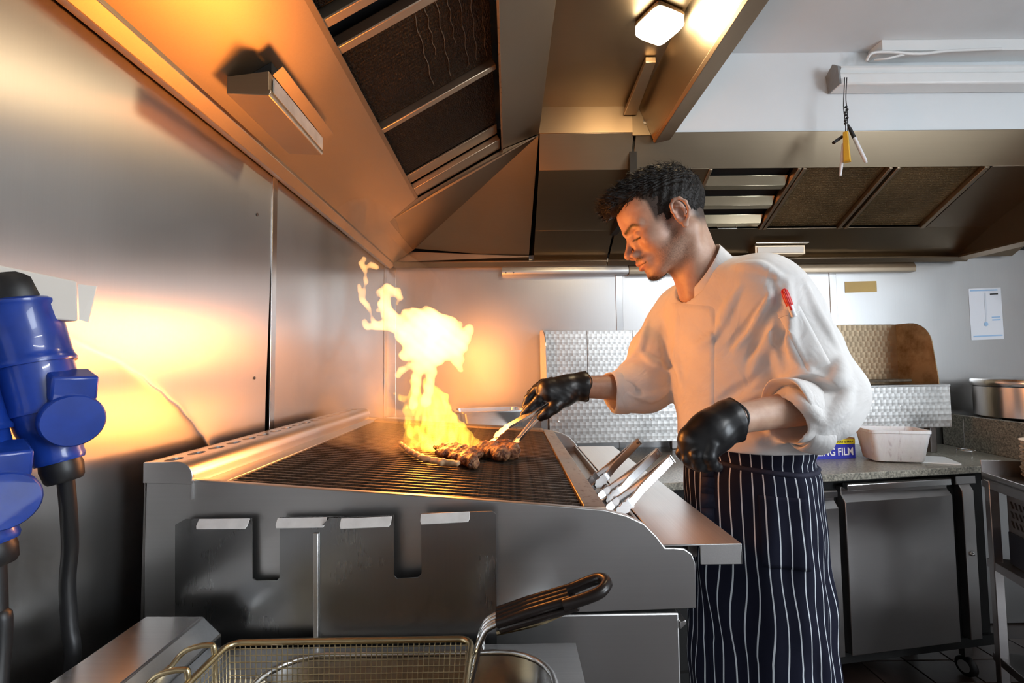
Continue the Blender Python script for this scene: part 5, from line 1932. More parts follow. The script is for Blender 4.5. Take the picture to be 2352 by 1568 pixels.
# ---- body under the clothes (arms, trunk, legs in one surface)
bd = SDF((.10, .74, .0), (.86, 1.44, 1.62), .005)
chest = W(1700, 790, Y=1.13)
ax_s = np.array(SHN - SHF)
ax_s[2] = 0
ax_s /= np.linalg.norm(ax_s)
fw = np.array((ax_s[1], -ax_s[0], 0))
RT = np.stack([fw, ax_s, np.array((0, 0, 1.0))], 1)
bd.ell(T(chest), (.105, .165, .19), .05, R=RT)
bd.ell(T(W(1712, 960, Y=1.10)), (.090, .125, .16), .05, R=RT)
bd.ell(T(WAIST + V(0, 0, -.10)), (.088, .125, .14), .05, R=RT)
bd.cap(T(SHN + V(-.03, .03, -.03)), T(SHF + V(.01, -.02, -.02)), .045, .045, .05)
bd.cap(T(NECK), T(chest + V(0, 0, .05)), .052, .07, .05)
bd.chain([T(SHN + V(-.02, .02, -.03)), T(ELN + V(-.02, 0, 0)), T(WRN), T(W(1660, 972, Y=.872))], [.05, .038, .0265, .024], .010)
bd.chain([T(SHF), T(ELF), T(WRF), T(W(1315, 890, Y=1.213))], [.05, .037, .0275, .024], .010)
for s in (-1, 1):
    hip = np.array(WAIST) + ax_s * s * .085 + np.array((.01, 0, -.16))
    kn = hip + np.array((-.01, 0, -.43)) + ax_s * s * .015
    an = kn + np.array((.03, 0, -.42))
    an[2] = .085
    bd.chain([hip * np.array((1, 1, 1)) - ax_s * s * .02, kn - ax_s * s * .02, an], [.066, .050, .040], .03)
    bd.cap(an + np.array((.01, 0, -.03)), an + fw * .13 * -1 * (1 if fw[0] > 0 else -1) + np.array((0, 0, -.05)), .036, .028, .03)
bv, bf = bd.mesh()
allv = np.concatenate([hw, bv])
allf = np.concatenate([hf, bf + len(hw)])
me = bpy.data.meshes.new('person')
me.vertices.add(len(allv))
me.vertices.foreach_set('co', allv.astype(np.float32).ravel())
me.loops.add(len(allf) * 4)
me.polygons.add(len(allf))
me.loops.foreach_set('vertex_index', allf.astype(np.int32).ravel())
me.polygons.foreach_set('loop_start', np.arange(0, len(allf) * 4, 4, dtype=np.int32))
me.update(calc_edges=True)
me.validate()
me.shade_smooth()
me.materials.append(M['skin'])
person = bpy.data.objects.new('person', me)
link(person)
tag(person, 'cook in white jacket and striped apron leaning over the grill with tongs', 'person')
bc = np.tile(SKIN, (len(bv), 1))
set_color(person, np.concatenate([colr, bc]))
sm = person.modifiers.new('smooth', 'SMOOTH')
sm.factor, sm.iterations = .4, 2

# ---- hair: cropped cap with a swept fringe plus loose strands
_t = NT('hair')
_n = _t.noise(_t.coord(scale=(1, 1, 1)), 340, 3, .6)
_t.setb(Base_Color=_t.ramp(_n, [(.3, (.006, .005, .0045)), (.75, (.022, .016, .012))]), Roughness=.5, Specular_IOR_Level=.3, Normal=_t.bump(_n, .5, .003))
M['hair'] = _t.m
ha = SDF((-.13, -.10, -.08), (.14, .10, .165), .002)
ha.ell((-.012, 0, .048), (.100, .0768, .0895), .01)
ha.ell((.030, 0, .100), (.066, .056, .036), .025)
ha.ell((.078, 0, .106), (.036, .046, .022), .02)
ha.ell((.103, .0, .097), (.016, .038, .016), .014)
ha.ell((.109, -.005, .086), (.010, .028, .011), .010)
ha.ell((.113, 0, .002), (.074, .2, .073), .006, mode='sub')
for s in (-1, 1):
    ha.ell((.092, s * .075, .052), (.038, .036, .034), .008, mode='sub')
    ha.ell((-.009, s * .092, -.004), (.019, .040, .030), .004, mode='sub')
ha.half((0, 0, -.030), (.38, 0, -1.0))
ha.warp(lambda x, y, z: .0013 * np.sin(330 * y + 60 * x + 40 * np.sin(30 * z)) * (z > .04) + .0010 * np.sin(240 * x + 180 * z))
hair = ha.build('hair', M['hair'], person, smooth_it=1, xf=HX)
hv_, hf_ = ha.mesh()
nv = len(hv_)
fn = np.cross(hv_[hf_[:, 1]] - hv_[hf_[:, 0]], hv_[hf_[:, 2]] - hv_[hf_[:, 0]])
cen = hv_[hf_].mean(1)
out_ = cen - np.array((-.01, 0, .03))
fn = fn * np.sign((fn * out_).sum(1))[:, None]
fn /= np.linalg.norm(fn, axis=1)[:, None] + 1e-9
ar = (fn[:, 2] > -.9)
pick = rng.choice(np.where(ar & ((cen - np.array((-.012, 0, .045))) / np.array((.088, .066, .078)) ** 1 * 1).__pow__(2).sum(1).__gt__(1))[0], 8000)
m = MB()
sv, sf = [], []
for i in pick:
    c, n = cen[i], fn[i]
    topw = np.clip((c[2] - .055) / .05, 0, 1)
    front = np.clip((c[0] - .02) / .08, 0, 1)
    flow = np.array((.75, .0, .10)) * topw + np.array((-.25, 0, -.8)) * (1 - topw)
    flow = flow + np.array((.1, 0, .35)) * front * topw + rng.normal(size=3) * .22
    flow = flow - n * (flow @ n)
    flow /= np.linalg.norm(flow) + 1e-9
    L_ = (.006 + .016 * topw) * rng.uniform(.6, 1.25)
    side_ = np.cross(n, flow)
    w_ = .00055
    p0 = c - n * .001
    p1 = c + flow * L_ * .55 + n * (.0012 + .0018 * topw)
    p2 = c + flow * L_ + n * (.0006 + .002 * topw * rng.uniform(-.3, 1))
    b_ = len(sv)
    sv += [p0 - side_ * w_, p0 + side_ * w_, p1 + side_ * w_, p1 - side_ * w_, p2]
    sf += [(b_, b_ + 1, b_ + 2, b_ + 3), (b_ + 3, b_ + 2, b_ + 4)]


def strand_obj(name, sv, sf, parent):
    P_ = np.array(sv) @ R3.T + T3
    me = bpy.data.meshes.new(name)
    me.from_pydata([tuple(p) for p in P_], [], sf)
    me.materials.append(M['hair'])
    o = bpy.data.objects.new(name, me)
    link(o, parent)
    return tag(o, kind='stuff')


strand_obj('hair_strands', sv, sf, hair)
# goatee, moustache and sideburn hairs
sv, sf = [], []
cand = np.where((gs(.080, .0, -.098, .024, .021, .014) > .35) & (rng.uniform(size=len(x)) < .5))[0]
brw = np.where((brow > .45) & (rng.uniform(size=len(x)) < .45))[0]
lsh = np.where((lash > .6) & (rng.uniform(size=len(x)) < .5))[0]
cand2 = np.where((gs(.100, .014, -.0435, .014, .013, .004) > .4) & (rng.uniform(size=len(x)) < .12))[0]
candset = set(cand.tolist())
brset = set(brw.tolist())
lset = set(lsh.tolist())
for i in np.concatenate([cand, cand2, brw, lsh]):
    c = hloc[i]
    n = c - np.array((.03, 0, -.05))
    n /= np.linalg.norm(n)
    d = np.array((.25, 0, -1.0)) + n * .5 + rng.normal(size=3) * .25
    d /= np.linalg.norm(d)
    s_ = np.cross(d, n)
    s_ /= np.linalg.norm(s_) + 1e-9
    if i in brset:
        d = np.array((-.35, np.sign(c[1]) * 1.0, .25)) + n * .25 + rng.normal(size=3) * .15
        d /= np.linalg.norm(d)
        s_ = np.cross(d, n)
        s_ /= np.linalg.norm(s_) + 1e-9
    if i in lset:
        d = np.array((.8, np.sign(c[1]) * .35, -.55)) + rng.normal(size=3) * .12
        d /= np.linalg.norm(d)
        s_ = np.cross(d, n)
        s_ /= np.linalg.norm(s_) + 1e-9
    L_ = rng.uniform(.003, .0085) if i in candset else (rng.uniform(.003, .006) if i in brset else rng.uniform(.002, .004))
    b_ = len(sv)
    sv += [c - s_ * .0003, c + s_ * .0003, c + d * L_]
    sf += [(b_, b_ + 1, b_ + 2)]
if sf:
    strand_obj('beard', sv, sf, person)

# ---- jacket
_t = NT('jacket_cloth')
_w = _t.noise(_t.coord(), 900, 2)
_n = _t.noise(_t.coord(), 9, 4, .6, .5)
_t.setb(Base_Color=_t.ramp(_n, [(.3, (.72, .70, .68)), (.7, (.79, .775, .76))]), Roughness=.82, Sheen_Weight=.15, Normal=_t.bump(_t.math('ADD', _t.noise(_t.coord(), 16, 3, .55, .8), _t.math('MULTIPLY', _w, .03)), .35, .012))
M['jacket'] = _t.m
ja = SDF((.20, .78, .98), (.86, 1.42, 1.64), .0036)


def J(px, py, y):
    return T(W(px, py, Y=y))


ja.ell(J(1700, 785, 1.125), (.142, .205, .175), .05, R=RT)
ja.ell(J(1690, 705, 1.12), (.112, .175, .105), .05, R=RT)
ja.ell(J(1706, 920, 1.10), (.134, .170, .150), .06, R=RT)
ja.ell(J(1716, 1010, 1.085), (.130, .166, .085), .05, R=RT)
ja.cap(J(1752, 655, .99), J(1570, 705, 1.27), .060, .058, .05)
ja.cap(J(1672, 662, 1.12), J(1700, 710, 1.12), .056, .08, .05)
# near sleeve, baggy at the elbow, rolled cuff
ja.chain([J(1780, 688, .972), J(1842, 800, .945), J(1886, 895, .925)], [.069, .066, .066], .014)
ja.chain([J(1888, 890, .925), J(1896, 920, .92), J(1856, 948, .905)], [.064, .058, .052], .03)
ja.chain([J(1890, 938, .915), J(1838, 955, .897)], [.054, .0550], .02)
# far sleeve
ja.chain([J(1562, 725, 1.283), J(1510, 815, 1.265), J(1482, 880, 1.25)], [.074, .072, .066], .016)
ja.chain([J(1485, 890, 1.25), J(1430, 898, 1.235)], [.064, .055], .03)
# folds: ridges and hollows pressed into the cloth along lines found on the smooth shape
from mathutils.bvhtree import BVHTree
_v, _f = ja.mesh()
_bvh = BVHTree.FromPolygons([Vector(p) for p in _v], [tuple(int(i) for i in q) for q in _f])


def on_cloth(px, py):
    d = (CAMROT @ Vector(((px - 1176.0) / FPX, -(py - 784.0) / FPX, -1.0))).normalized()
    h = _bvh.ray_cast(Vector((0, 0, EYE)), d)
    if h[0] is None:
        return None
    n = h[1] if h[1].dot(d) < 0 else -h[1]
    return h[0], n


def fold(pts, r, mode):
    ps = []
    for i in range(len(pts) - 1):
        for k in range(6):
            t = k / 6
            ps.append((pts[i][0] * (1 - t) + pts[i + 1][0] * t, pts[i][1] * (1 - t) + pts[i + 1][1] * t))
    ps.append(pts[-1])
    hs = [on_cloth(*p) for p in ps]
    n_ = len(hs)
    for i in range(n_ - 1):
        if hs[i] is None or hs[i + 1] is None or (hs[i][0] - hs[i + 1][0]).length > .05:
            continue
        w = [max(.25, math.sin(PI * (q + .5) / n_)) for q in (i, i + 1)]
        o = -.35 if mode == 'add' else .45
        a, b = hs[i][0] + hs[i][1] * r * o, hs[i + 1][0] + hs[i + 1][1] * r * o
        ja.cap(T(a), T(b), r * w[0], r * w[1], .012 if mode == 'add' else .009, mode)


for pts, r in ((((1775, 672), (1735, 735), (1690, 800)), .009), (((1812, 640), (1806, 720), (1815, 790), (1845, 860)), .007), (((1690, 612), (1745, 612), (1800, 640)), .005),
               (((1700, 985), (1745, 1012), (1720, 1030)), .009), (((1790, 975), (1760, 1005), (1690, 1020)), .008), (((1455, 800), (1500, 830), (1545, 850)), .006), (((1690, 690), (1640, 770), (1600, 800)), .005), (((1790, 700), (1765, 780), (1725, 860)), .010), (((1700, 660), (1650, 740)), .006),
               (((1770, 900), (1690, 930), (1640, 960)), .008), (((1800, 868), (1850, 866), (1905, 880)), .012), (((1935, 820), (1925, 870), (1890, 890)), .010),
               (((1955, 880), (1935, 930), (1890, 985)), .010), (((1815, 890), (1850, 930), (1885, 965)), .008),
               (((1600, 1000), (1680, 1022), (1760, 1020)), .010), (((1720, 1000), (1790, 1012), (1860, 1000)), .010), (((1640, 1030), (1740, 1034), (1840, 1030)), .010),
               (((1490, 730), (1470, 800), (1420, 850)), .008), (((1450, 905), (1500, 915), (1540, 890)), .009), (((1560, 730), (1552, 820), (1575, 900)), .007), (((1850, 650), (1880, 720), (1930, 800)), .006)):
    fold(pts, r, 'add')
for pts, r in ((((1772, 640), (1786, 700), (1784, 770), (1802, 852)), .0065), (((1785, 690), (1755, 760), (1715, 830)), .009), (((1760, 680), (1715, 750), (1670, 800)), .007), (((1800, 700), (1792, 780), (1810, 850)), .008),
               (((1815, 880), (1870, 882), (1920, 900)), .008), 
               (((1515, 760), (1535, 830), (1560, 880)), .008), (((1440, 880), (1470, 905)), .008), (((1735, 870), (1690, 900), (1640, 930)), .007)):
    fold(pts, r, 'sub')


def wr(x, y, z):
    P_ = np.stack([x, y, z], 1)
    return .0030 * fbm(P_, 26, 4, 2) + .0014 * np.sin(60 * (z + .6 * x) + 3 * np.sin(14 * y))


ja.warp(wr)
# openings: cuffs and neck
cn, cd_ = W(1834, 962, Y=.896), (WRN - ELN).normalized()
ja.cap(T(cn + cd_ * .03), T(cn - cd_ * .035), .043, .040, .004, mode='sub')
cfp, cfd = W(1432, 899, Y=1.236), (WRF - ELF).normalized()
ja.cap(T(cfp + cfd * .03), T(cfp - cfd * .03), .046, .042, .004, mode='sub')
ja.cap(J(1565, 590, 1.12), J(1618, 648, 1.12), .066, .070, .006, mode='sub')
ja.half((0, 0, W(1720, 1046, Y=.93).z), (0, 0, -1))
jacket = ja.build('chef_jacket', M['jacket'], person, smooth_it=2)

# rolled cuffs: flaring double bands at the sleeve ends
def cuff(name, c, d, r0, r1, ln, tilt, squash=1.0, th=.006):
    d = d.normalized()
    a = d.cross(V(0, 0, 1)).normalized()
    b = a.cross(d).normalized()
    prof = [(r0, 0), (r0 + th, -.002), (r1 + th * 1.3, ln * .5), (r1 + th, ln), (r1 + th * .4, ln + .004), (r1 - .002, ln - .001), (r0 - .004, .004)]
    N_ = 44
    m = MB()
    for (r, h) in prof:
        for k in range(N_):
            q = 2 * PI * k / N_
            w = 1 + .035 * math.sin(3 * q + 1) + .02 * math.sin(7 * q)
            hh = h + tilt * math.sin(q) * r + .003 * math.sin(2 * q + .6)
            m.v.append(T(c + a * (r * w * math.cos(q)) + b * (r * w * squash * math.sin(q)) + d * hh))
    for L in range(len(prof)):
        for k in range(N_):
            L2 = (L + 1) % len(prof)
            m.f.append((L * N_ + k, L * N_ + (k + 1) % N_, L2 * N_ + (k + 1) % N_, L2 * N_ + k))
    o = m.build(name, M['jacket'], jacket, smooth=True)
    sb = o.modifiers.new('sub', 'SUBSURF')
    sb.levels = sb.render_levels = 1
    return o


cuff('rolled_cuff', W(1862, 958, Y=.905), (W(1800, 945, Y=.888) - W(1862, 958, Y=.905)), .052, .051, .052, .55, 1.12)
cuff('rolled_cuff', W(1440, 900, Y=1.238), (W(1392, 900, Y=1.226) - W(1440, 900, Y=1.238)), .048, .047, .046, .10, 1.0)

# stand collar
m = MB()
ub, uf = W(1644, 564, Y=1.12), W(1572, 676, Y=1.12)
lb, lf = W(1684, 606, Y=1.12), W(1584, 712, Y=1.12)
NC = 48
rows = []
for (B_, F_, wy, inn) in ((lb, lf, .090, 0), ((lb * .5 + ub * .5), (lf * .5 + uf * .5), .079, 0), (ub, uf, .070, 0), (ub + V(-.002, 0, .002), uf + V(.002, 0, .002), .068, .0), (ub + V(-.005, 0, -.001), uf + V(.005, 0, -.001), .065, 0), (lb + V(-.006, 0, 0), lf + V(.006, 0, 0), .084, 0)):
    mid, hx = (B_ + F_) / 2, (B_ - F_) / 2
    row = []
    for k in range(NC):
        q = 2 * PI * k / NC
        c, s = math.cos(q), math.sin(q)
        row.append(T(mid + hx * math.copysign(abs(c) ** .9, c) + V(0, -wy * s, 0)))
    rows.append(row)
for r in rows:
    m.v += r
for L in range(len(rows)):
    L2 = (L + 1) % len(rows)
    for k in range(NC):
        m.f.append((L * NC + k, L * NC + (k + 1) % NC, L2 * NC + (k + 1) % NC, L2 * NC + k))
col_ = m.build('collar', M['jacket'], jacket, smooth=True)
sb = col_.modifiers.new('sub', 'SUBSURF')
sb.levels = sb.render_levels = 1

# patches laid on the cloth (pocket, front overlap)
bpy.context.view_layer.update()
_dg = bpy.context.evaluated_depsgraph_get()
JB = BVHTree.FromObject(jacket, _dg)


def hit(px, py):
    d = CAMROT @ Vector(((px - 1176.0) / FPX, -(py - 784.0) / FPX, -1.0))
    h = JB.ray_cast(Vector((0, 0, EYE)), d.normalized())
    return h[0], h[1]


def patch(name, quad, nu, nv, lift, mat, parent):
    """sheet of cloth sewn on the jacket; quad = four photo corners of where it lies"""
    g, vs = {}, []
    for i in range(nu + 1):
        for j in range(nv + 1):
            u, v = i / nu, j / nv
            px = (quad[0][0] * (1 - u) + quad[1][0] * u) * (1 - v) + (quad[3][0] * (1 - u) + quad[2][0] * u) * v
            py = (quad[0][1] * (1 - u) + quad[1][1] * u) * (1 - v) + (quad[3][1] * (1 - u) + quad[2][1] * u) * v
            p, n = hit(px, py)
            if p is None: continue
            g[(i, j)] = len(vs)
            edge = i in (0, nu) or j in (0, nv)
            vs.append(p + n * (0.0 if edge else lift))
    m = MB()
    m.v = [T(p) for p in vs]
    for i in range(nu):
        for j in range(nv):
            ks = [(i, j), (i + 1, j), (i + 1, j + 1), (i, j + 1)]
            if all(k in g for k in ks):
                m.f.append(tuple(g[k] for k in ks))
    if not m.f:
        return None
    return m.build(name, mat, parent, smooth=True)


patch('sleeve_pocket', [(1783, 716), (1836, 700), (1908, 834), (1858, 858)], 10, 26, .0030, M['jacket'], jacket)
patch('front_overlap', [(1541, 694), (1642, 704), (1640, 985), (1562, 985)], 16, 40, .0030, M['jacket'], jacket)
patch('pocket_edge', [(1786, 726), (1838, 710), (1841, 716), (1789, 732)], 10, 4, .0045, M['jacket'], jacket)
# ballpoint in the sleeve pocket
M['red'] = plain('red', (.62, .012, .012), .28)
pa, pn = hit(1803, 672)
pb_, _ = hit(1820, 716)
if pa is not None and pb_ is not None:
    pa, pb_ = pa + pn * .007, pb_ + pn * .0045
    pen = thing('pen', 'red capped ballpoint pen in the jacket sleeve pocket', 'pen', T(pa))
    d = (pb_ - pa)
    MB().tube([V(0, 0, 0) - d * .10, V(0, 0, 0), d * .35, d * .75], [.0030, .0060, .0066, .0060], 14).build('cap', M['red'], pen, smooth=True)
    MB().tube([d * .7, d * 1.3], [.0056, .0050], 12).build('barrel', M['pen_white'], pen, smooth=True)
    MB().tube([d * -.02 + pn * .005, d * .5 + pn * .007, d * 1.05 + pn * .005], [.0016, .0020, .0018], 8).build('clip', M['red'], pen, smooth=True)

# ---- striped apron
_t = NT('apron_cloth')
_u = _t.node('ShaderNodeUVMap')
_s = _t.node('ShaderNodeSeparateXYZ')
_t.link(_u.outputs[0], _s.inputs[0])
_f = _t.math('FRACT', _s.outputs[0])
_d = _t.math('ABSOLUTE', _t.math('SUBTRACT', _f, .5))
_m = _t.math('LESS_THAN', _d, .060)
_n = _t.noise(_t.coord(), 700, 2)
_t.setb(Base_Color=_t.mix(_m, (.009, .010, .022), (.60, .64, .68)), Roughness=.85, Specular_IOR_Level=.15, Normal=_t.bump(_n, .1, .001))
M['apron'] = _t.m
M['navy_cloth'] = plain('navy_cloth', (.010, .011, .030), .8, bump=(300, .2, .001))
NA, NZ = 220, 60
zt, zbm = W(1720, 1030, Y=.93).z, .42
NSTR = 40


def apron_pt(q, z, off=0.0):
    s = min(1, max(0, (zt - z) / (zt - zbm)))
    c = WAIST + V(.010 * s - .006, .0, 0)
    rx, ry = .1120 + .015 * s ** .7, .150 + .020 * s ** .7
    pinch = -.008 * math.exp(-((z - (zt - .042)) / .016) ** 2)
    fold = (.0022 + .010 * s) * (math.sin(5 * q + 3.0 * s + .5) * .6 + math.sin(9 * q - 2.5 * s + 1.2) * .4 + .35 * math.sin(14 * q + 6 * s))
    fold += .0035 * math.sin(38 * z + 2.1 * math.sin(4 * q)) * math.sin(3 * q + 9 * z) * min(1, s * 4)
    k = fold + pinch + off
    ca, sa = math.cos(q), math.sin(q)
    p2 = RT @ np.array((ca * (rx + k), sa * (ry + k), 0))
    return V(c.x + p2[0], c.y + p2[1], z)


def apron_sheet(name, q0, q1, z0, z1, nq, nz, off, mat, parent, ushift=0.0):
    vs, fs, uv = [], [], []
    for j in range(nz + 1):
        for i in range(nq + 1):
            q = q0 + (q1 - q0) * i / nq
            z = z0 + (z1 - z0) * j / nz
            vs.append(T(apron_pt(q, z, off)))
            sag = .16 * math.sin(9 * z + 3 * q) + .20 * math.sin(23 * z + 5 * q) * min(1, max(0, (zt - .08 - z) / .2)) * (1 if z > .75 else .6)
            uv.append((q / (2 * PI) * NSTR + ushift + sag * .8, z))
    for j in range(nz):
        for i in range(nq):
            a = j * (nq + 1) + i
            fs.append((a, a + 1, a + nq + 2, a + nq + 1))
    me = bpy.data.meshes.new(name)
    me.from_pydata(vs, [], fs)
    l = me.uv_layers.new(name='UVMap')
    for lp_ in me.loops:
        l.data[lp_.index].uv = uv[lp_.vertex_index]
    me.materials.append(mat)
    me.shade_smooth()
    o = bpy.data.objects.new(name, me)
    link(o, parent)
    so = o.modifiers.new('thick', 'SOLIDIFY')
    so.thickness, so.offset = .0018, -1
    return o


apron = apron_sheet('apron', 0, 2 * PI, zt, zbm, NA, NZ, 0, M['apron'], person)
# tie string around the waist with a hanging end
tie = [apron_pt(2 * PI * k / 64, zt - .045 - .010 * math.sin(2 * PI * k / 64 - .4), .000) for k in range(64)]
mtie = MB().tube(tie, .0058, 8, closed=True)
for v_i in range(len(mtie.v)):
    pass
mtie.build('waist_tie', M['navy_cloth'], apron, smooth=True)
kn = apron_pt(-2.32, zt - .05, .012)


def facing(px):
    """angle on the apron whose point is seen at that photo column"""
    best, bq = 1e9, 0
    for k in range(360):
        q = 2 * PI * k / 360
        p = apron_pt(q, zt - .1)
        d = CAMROT.transposed() @ (p - V(0, 0, EYE))
        c = 1176 + FPX * d.x / -d.z
        nrm = p - WAIST
        if nrm.y < -.02 and abs(c - px) < best:
            best, bq = abs(c - px), q
    return bq


qk = facing(1632)
for (dq, ln, wv) in ((0, .17, .010), (.06, .13, -.008)):
    pts = [apron_pt(qk + dq * .4 + wv * k * .4, zt - .052 - ln * k / 6, .008) for k in range(7)]
    m = MB()
    for k in range(6):
        a, b = pts[k], pts[k + 1]
        w = V(.011 + .003 * k * .3, -.004, 0)
        m.add([a - w, a + w, b + w * 1.1, b - w * 1.1], [(0, 1, 2, 3)])
    o = m.build('tie_end', M['navy_cloth'], apron, smooth=True)
    so = o.modifiers.new('thick', 'SOLIDIFY')
    so.thickness = .002
m = MB()
m.tube([apron_pt(qk - .05, zt - .045, .010), apron_pt(qk + .05, zt - .055, .012)], [.012, .010], 10)
m.build('tie_knot', M['navy_cloth'], apron, smooth=True)
q_a, q_b = facing(1742), facing(1850)
apron_sheet('apron_pocket', q_a, q_b, W(1800, 1120, Y=1.0).z, W(1800, 1272, Y=1.0).z, 24, 16, .0026, M['apron'], apron)

# ---- trousers and shoes below the apron
tr_ = SDF((.25, .82, .0), (.80, 1.34, .62), .007)
sh_ = SDF((.20, .82, .0), (.80, 1.34, .16), .006)
for s in (-1, 1):
    hip = np.array(WAIST) + ax_s * s * .085 + np.array((.01, 0, -.16))
    kn_ = hip + np.array((-.01, 0, -.43)) + ax_s * s * .015
    an = kn_ + np.array((.03, 0, -.42))
    an[2] = .085
    tr_.chain([np.array((hip[0], hip[1], .56)), kn_, an + np.array((0, 0, .02))], [.075, .072, .070], .03)
    tdir = fw if fw[0] < 0 else -fw
    sh_.cap(an + np.array((.02, 0, -.035)), an + tdir * .16 + np.array((0, 0, -.045)), .050, .040, .02)
tr_.half((0, 0, .045), (0, 0, -1))
sh_.half((0, 0, .001), (0, 0, -1))
tr_.build('trousers', plain('trouser_cloth', (.02, .02, .022), .85), person)
sh_.build('shoes', M['rubber'], person)

# ---- gloves
_t = NT('nitrile')
_n = _t.noise(_t.coord(scale=(1, 1, 1)), 75, 3, .55, .6)
_t.setb(Base_Color=(.010, .010, .011), Roughness=.34, Specular_IOR_Level=.55, Normal=_t.bump(_n, .06, .003))
M['nitrile'] = _t.m


def HP(px, py, y):
    return T(W(px, py, Y=y))


gr = SDF((.0, 1.10, 1.12), (.30, 1.32, 1.36), .0017)
gr.chain([HP(1365, 885, 1.219), HP(1340, 887, 1.215), HP(1318, 889, 1.213), HP(1300, 893, 1.208)], [.0385, .0365, .0325, .0320], .008)
gr.cap(HP(1300, 893, 1.208), HP(1258, 895, 1.198), .034, .029, .014)
gr.cap(HP(1296, 912, 1.196), HP(1262, 908, 1.186), .024, .020, .016)
fing = [([(1262, 880, 1.222), (1238, 888, 1.226), (1220, 904, 1.222), (1214, 922, 1.214)], [.0135, .0115, .0105, .0090]),
        ([(1258, 886, 1.204), (1232, 896, 1.206), (1214, 915, 1.202), (1206, 932, 1.198)], [.0140, .0120, .0105, .0090]),
        ([(1256, 900, 1.188), (1236, 918, 1.184), (1216, 938, 1.184), (1202, 951, 1.186)], [.0140, .0115, .0105, .0090]),
        ([(1268, 876, 1.238), (1246, 880, 1.244), (1230, 892, 1.242), (1224, 908, 1.236)], [.0125, .0105, .0095, .0085])]
for pts, rs in fing:
    gr.chain([HP(*p) for p in pts], rs, .005)
gr.chain([HP(1296, 915, 1.188), HP(1274, 934, 1.174), HP(1256, 948, 1.170), HP(1243, 957, 1.172)], [.0190, .0150, .0125, .0110], .008)
gr.warp(lambda x, y, z: .0002 * np.sin(260 * (x + z) + 5 * np.sin(60 * y)) * np.sin(150 * z))
gr.half(HP(1344, 887, 1.2155), T(ELF - WRF))
gl1 = gr.build('glove', M['nitrile'], person, smooth_it=1)
def ring_cuff(c, d, r, par):
    a = d.cross(V(0, 0, 1)).normalized()
    b = a.cross(d).normalized()
    MB().tube([c + a * (r * (1 + .05 * math.sin(3 * q)) * math.cos(q)) + b * (r * math.sin(q)) + d * (.003 * math.sin(4 * q)) for q in [2 * PI * k / 40 for k in range(40)]], .0022, 8, closed=True).build('glove_cuff', M['nitrile'], par, smooth=True)


ring_cuff(W(1344, 887, Y=1.2155), (WRF - ELF).normalized(), .0372, gl1)
gn = SDF((.27, .78, 1.08), (.50, .98, 1.28), .0017)
gn.chain([HP(1705, 958, .879), HP(1676, 967, .874), HP(1655, 976, .872), HP(1632, 990, .870)], [.0400, .0380, .0345, .0350], .008)
gn.cap(HP(1632, 990, .868), HP(1598, 1012, .868), .036, .032, .014)
gn.cap(HP(1640, 1000, .864), HP(1612, 1030, .866), .030, .028, .014)
fing = [([(1604, 996, .885), (1576, 1016, .886), (1568, 1040, .884), (1584, 1062, .884)], [.0150, .0130, .0120, .0105]),
        ([(1606, 1006, .868), (1582, 1030, .864), (1582, 1054, .864), (1602, 1070, .868)], [.0150, .0130, .0120, .0105]),
        ([(1616, 1018, .850), (1600, 1046, .846), (1606, 1066, .850), (1624, 1074, .858)], [.0150, .0125, .0115, .0100]),
        ([(1634, 1022, .842), (1628, 1048, .838), (1636, 1066, .844), (1648, 1072, .852)], [.0140, .0115, .0105, .0090])]
for pts, rs in fing:
    gn.chain([HP(*p) for p in pts], rs, .004)
gn.chain([HP(1640, 976, .892), HP(1612, 986, .902), HP(1590, 1000, .906), HP(1580, 1016, .902)], [.0180, .0150, .0130, .0110], .008)
gn.warp(lambda x, y, z: .0003 * np.sin(230 * (x - .7 * z) + 5 * np.sin(60 * y)) * np.sin(140 * z + 30 * x))
gn.half(HP(1684, 964, .875), T(ELN - WRN))
gl2 = gn.build('glove', M['nitrile'], person, smooth_it=1)
ring_cuff(W(1684, 964, Y=.875), (WRN - ELN).normalized(), .0388, gl2)

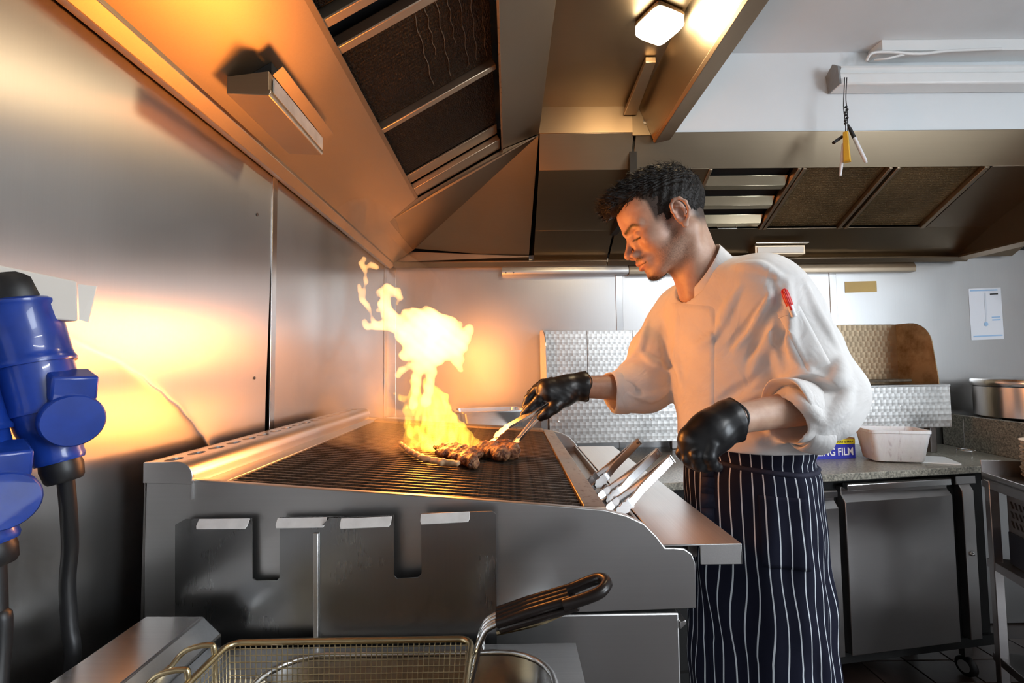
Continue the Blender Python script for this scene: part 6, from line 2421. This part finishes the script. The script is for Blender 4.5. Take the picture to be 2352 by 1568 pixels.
# ---- tongs in the right hand
tongs('steel tongs held in the cook\'s gloved hand', W(1292, 900, Y=1.184), W(1150, 1018, Y=1.178), V(-.55, -.5, .67), .017)

# ================================================================== SMOKE
def smoke_mat(name, dens):
    m = bpy.data.materials.new(name)
    m.use_nodes = True
    nt = m.node_tree
    nt.nodes.clear()
    out = nt.nodes.new('ShaderNodeOutputMaterial')
    sc_ = nt.nodes.new('ShaderNodeVolumeScatter')
    sc_.inputs['Color'].default_value = (.95, .92, .9, 1)
    sc_.inputs['Anisotropy'].default_value = .2
    tc = nt.nodes.new('ShaderNodeTexCoord')
    mp = nt.nodes.new('ShaderNodeMapping')
    mp.inputs['Scale'].default_value = (7, 7, 3.2)
    ns = nt.nodes.new('ShaderNodeTexNoise')
    ns.inputs['Scale'].default_value = 1.0
    ns.inputs['Detail'].default_value = 3.0
    ns.inputs['Distortion'].default_value = 1.6
    rp = nt.nodes.new('ShaderNodeMapRange')
    rp.inputs['From Min'].default_value = .42
    rp.inputs['From Max'].default_value = .72
    rp.inputs['To Max'].default_value = dens
    nt.links.new(tc.outputs['Object'], mp.inputs[0])
    nt.links.new(mp.outputs[0], ns.inputs['Vector'])
    nt.links.new(ns.outputs['Fac'], rp.inputs['Value'])
    nt.links.new(rp.outputs[0], sc_.inputs['Density'])
    nt.links.new(sc_.outputs[0], out.inputs['Volume'])
    return m


sk = SDF((-.62, .95, 1.08), (.12, 2.2, 1.92), .02)
for (px, py, yy, r) in ((820, 960, 1.25, .10), (740, 880, 1.35, .12), (800, 780, 1.5, .14), (720, 650, 1.5, .15), (780, 540, 1.6, .12), (930, 700, 1.6, .14), (1010, 880, 1.4, .12), (900, 1010, 1.15, .07), (1080, 960, 1.35, .08)):
    c = W(px, py, Y=yy)
    c.x = max(c.x, -.60 + r)
    c.z = min(max(c.z, 1.10 + r * .6), 1.88 - r)
    sk.ell(T(c), (r, r, r * 1.1), .06)
so_ = sk.build('smoke', smoke_mat('smoke', 5.0), None, smooth_it=2)
tag(so_, 'thin grey smoke drifting up around the flame', 'smoke', kind='stuff')
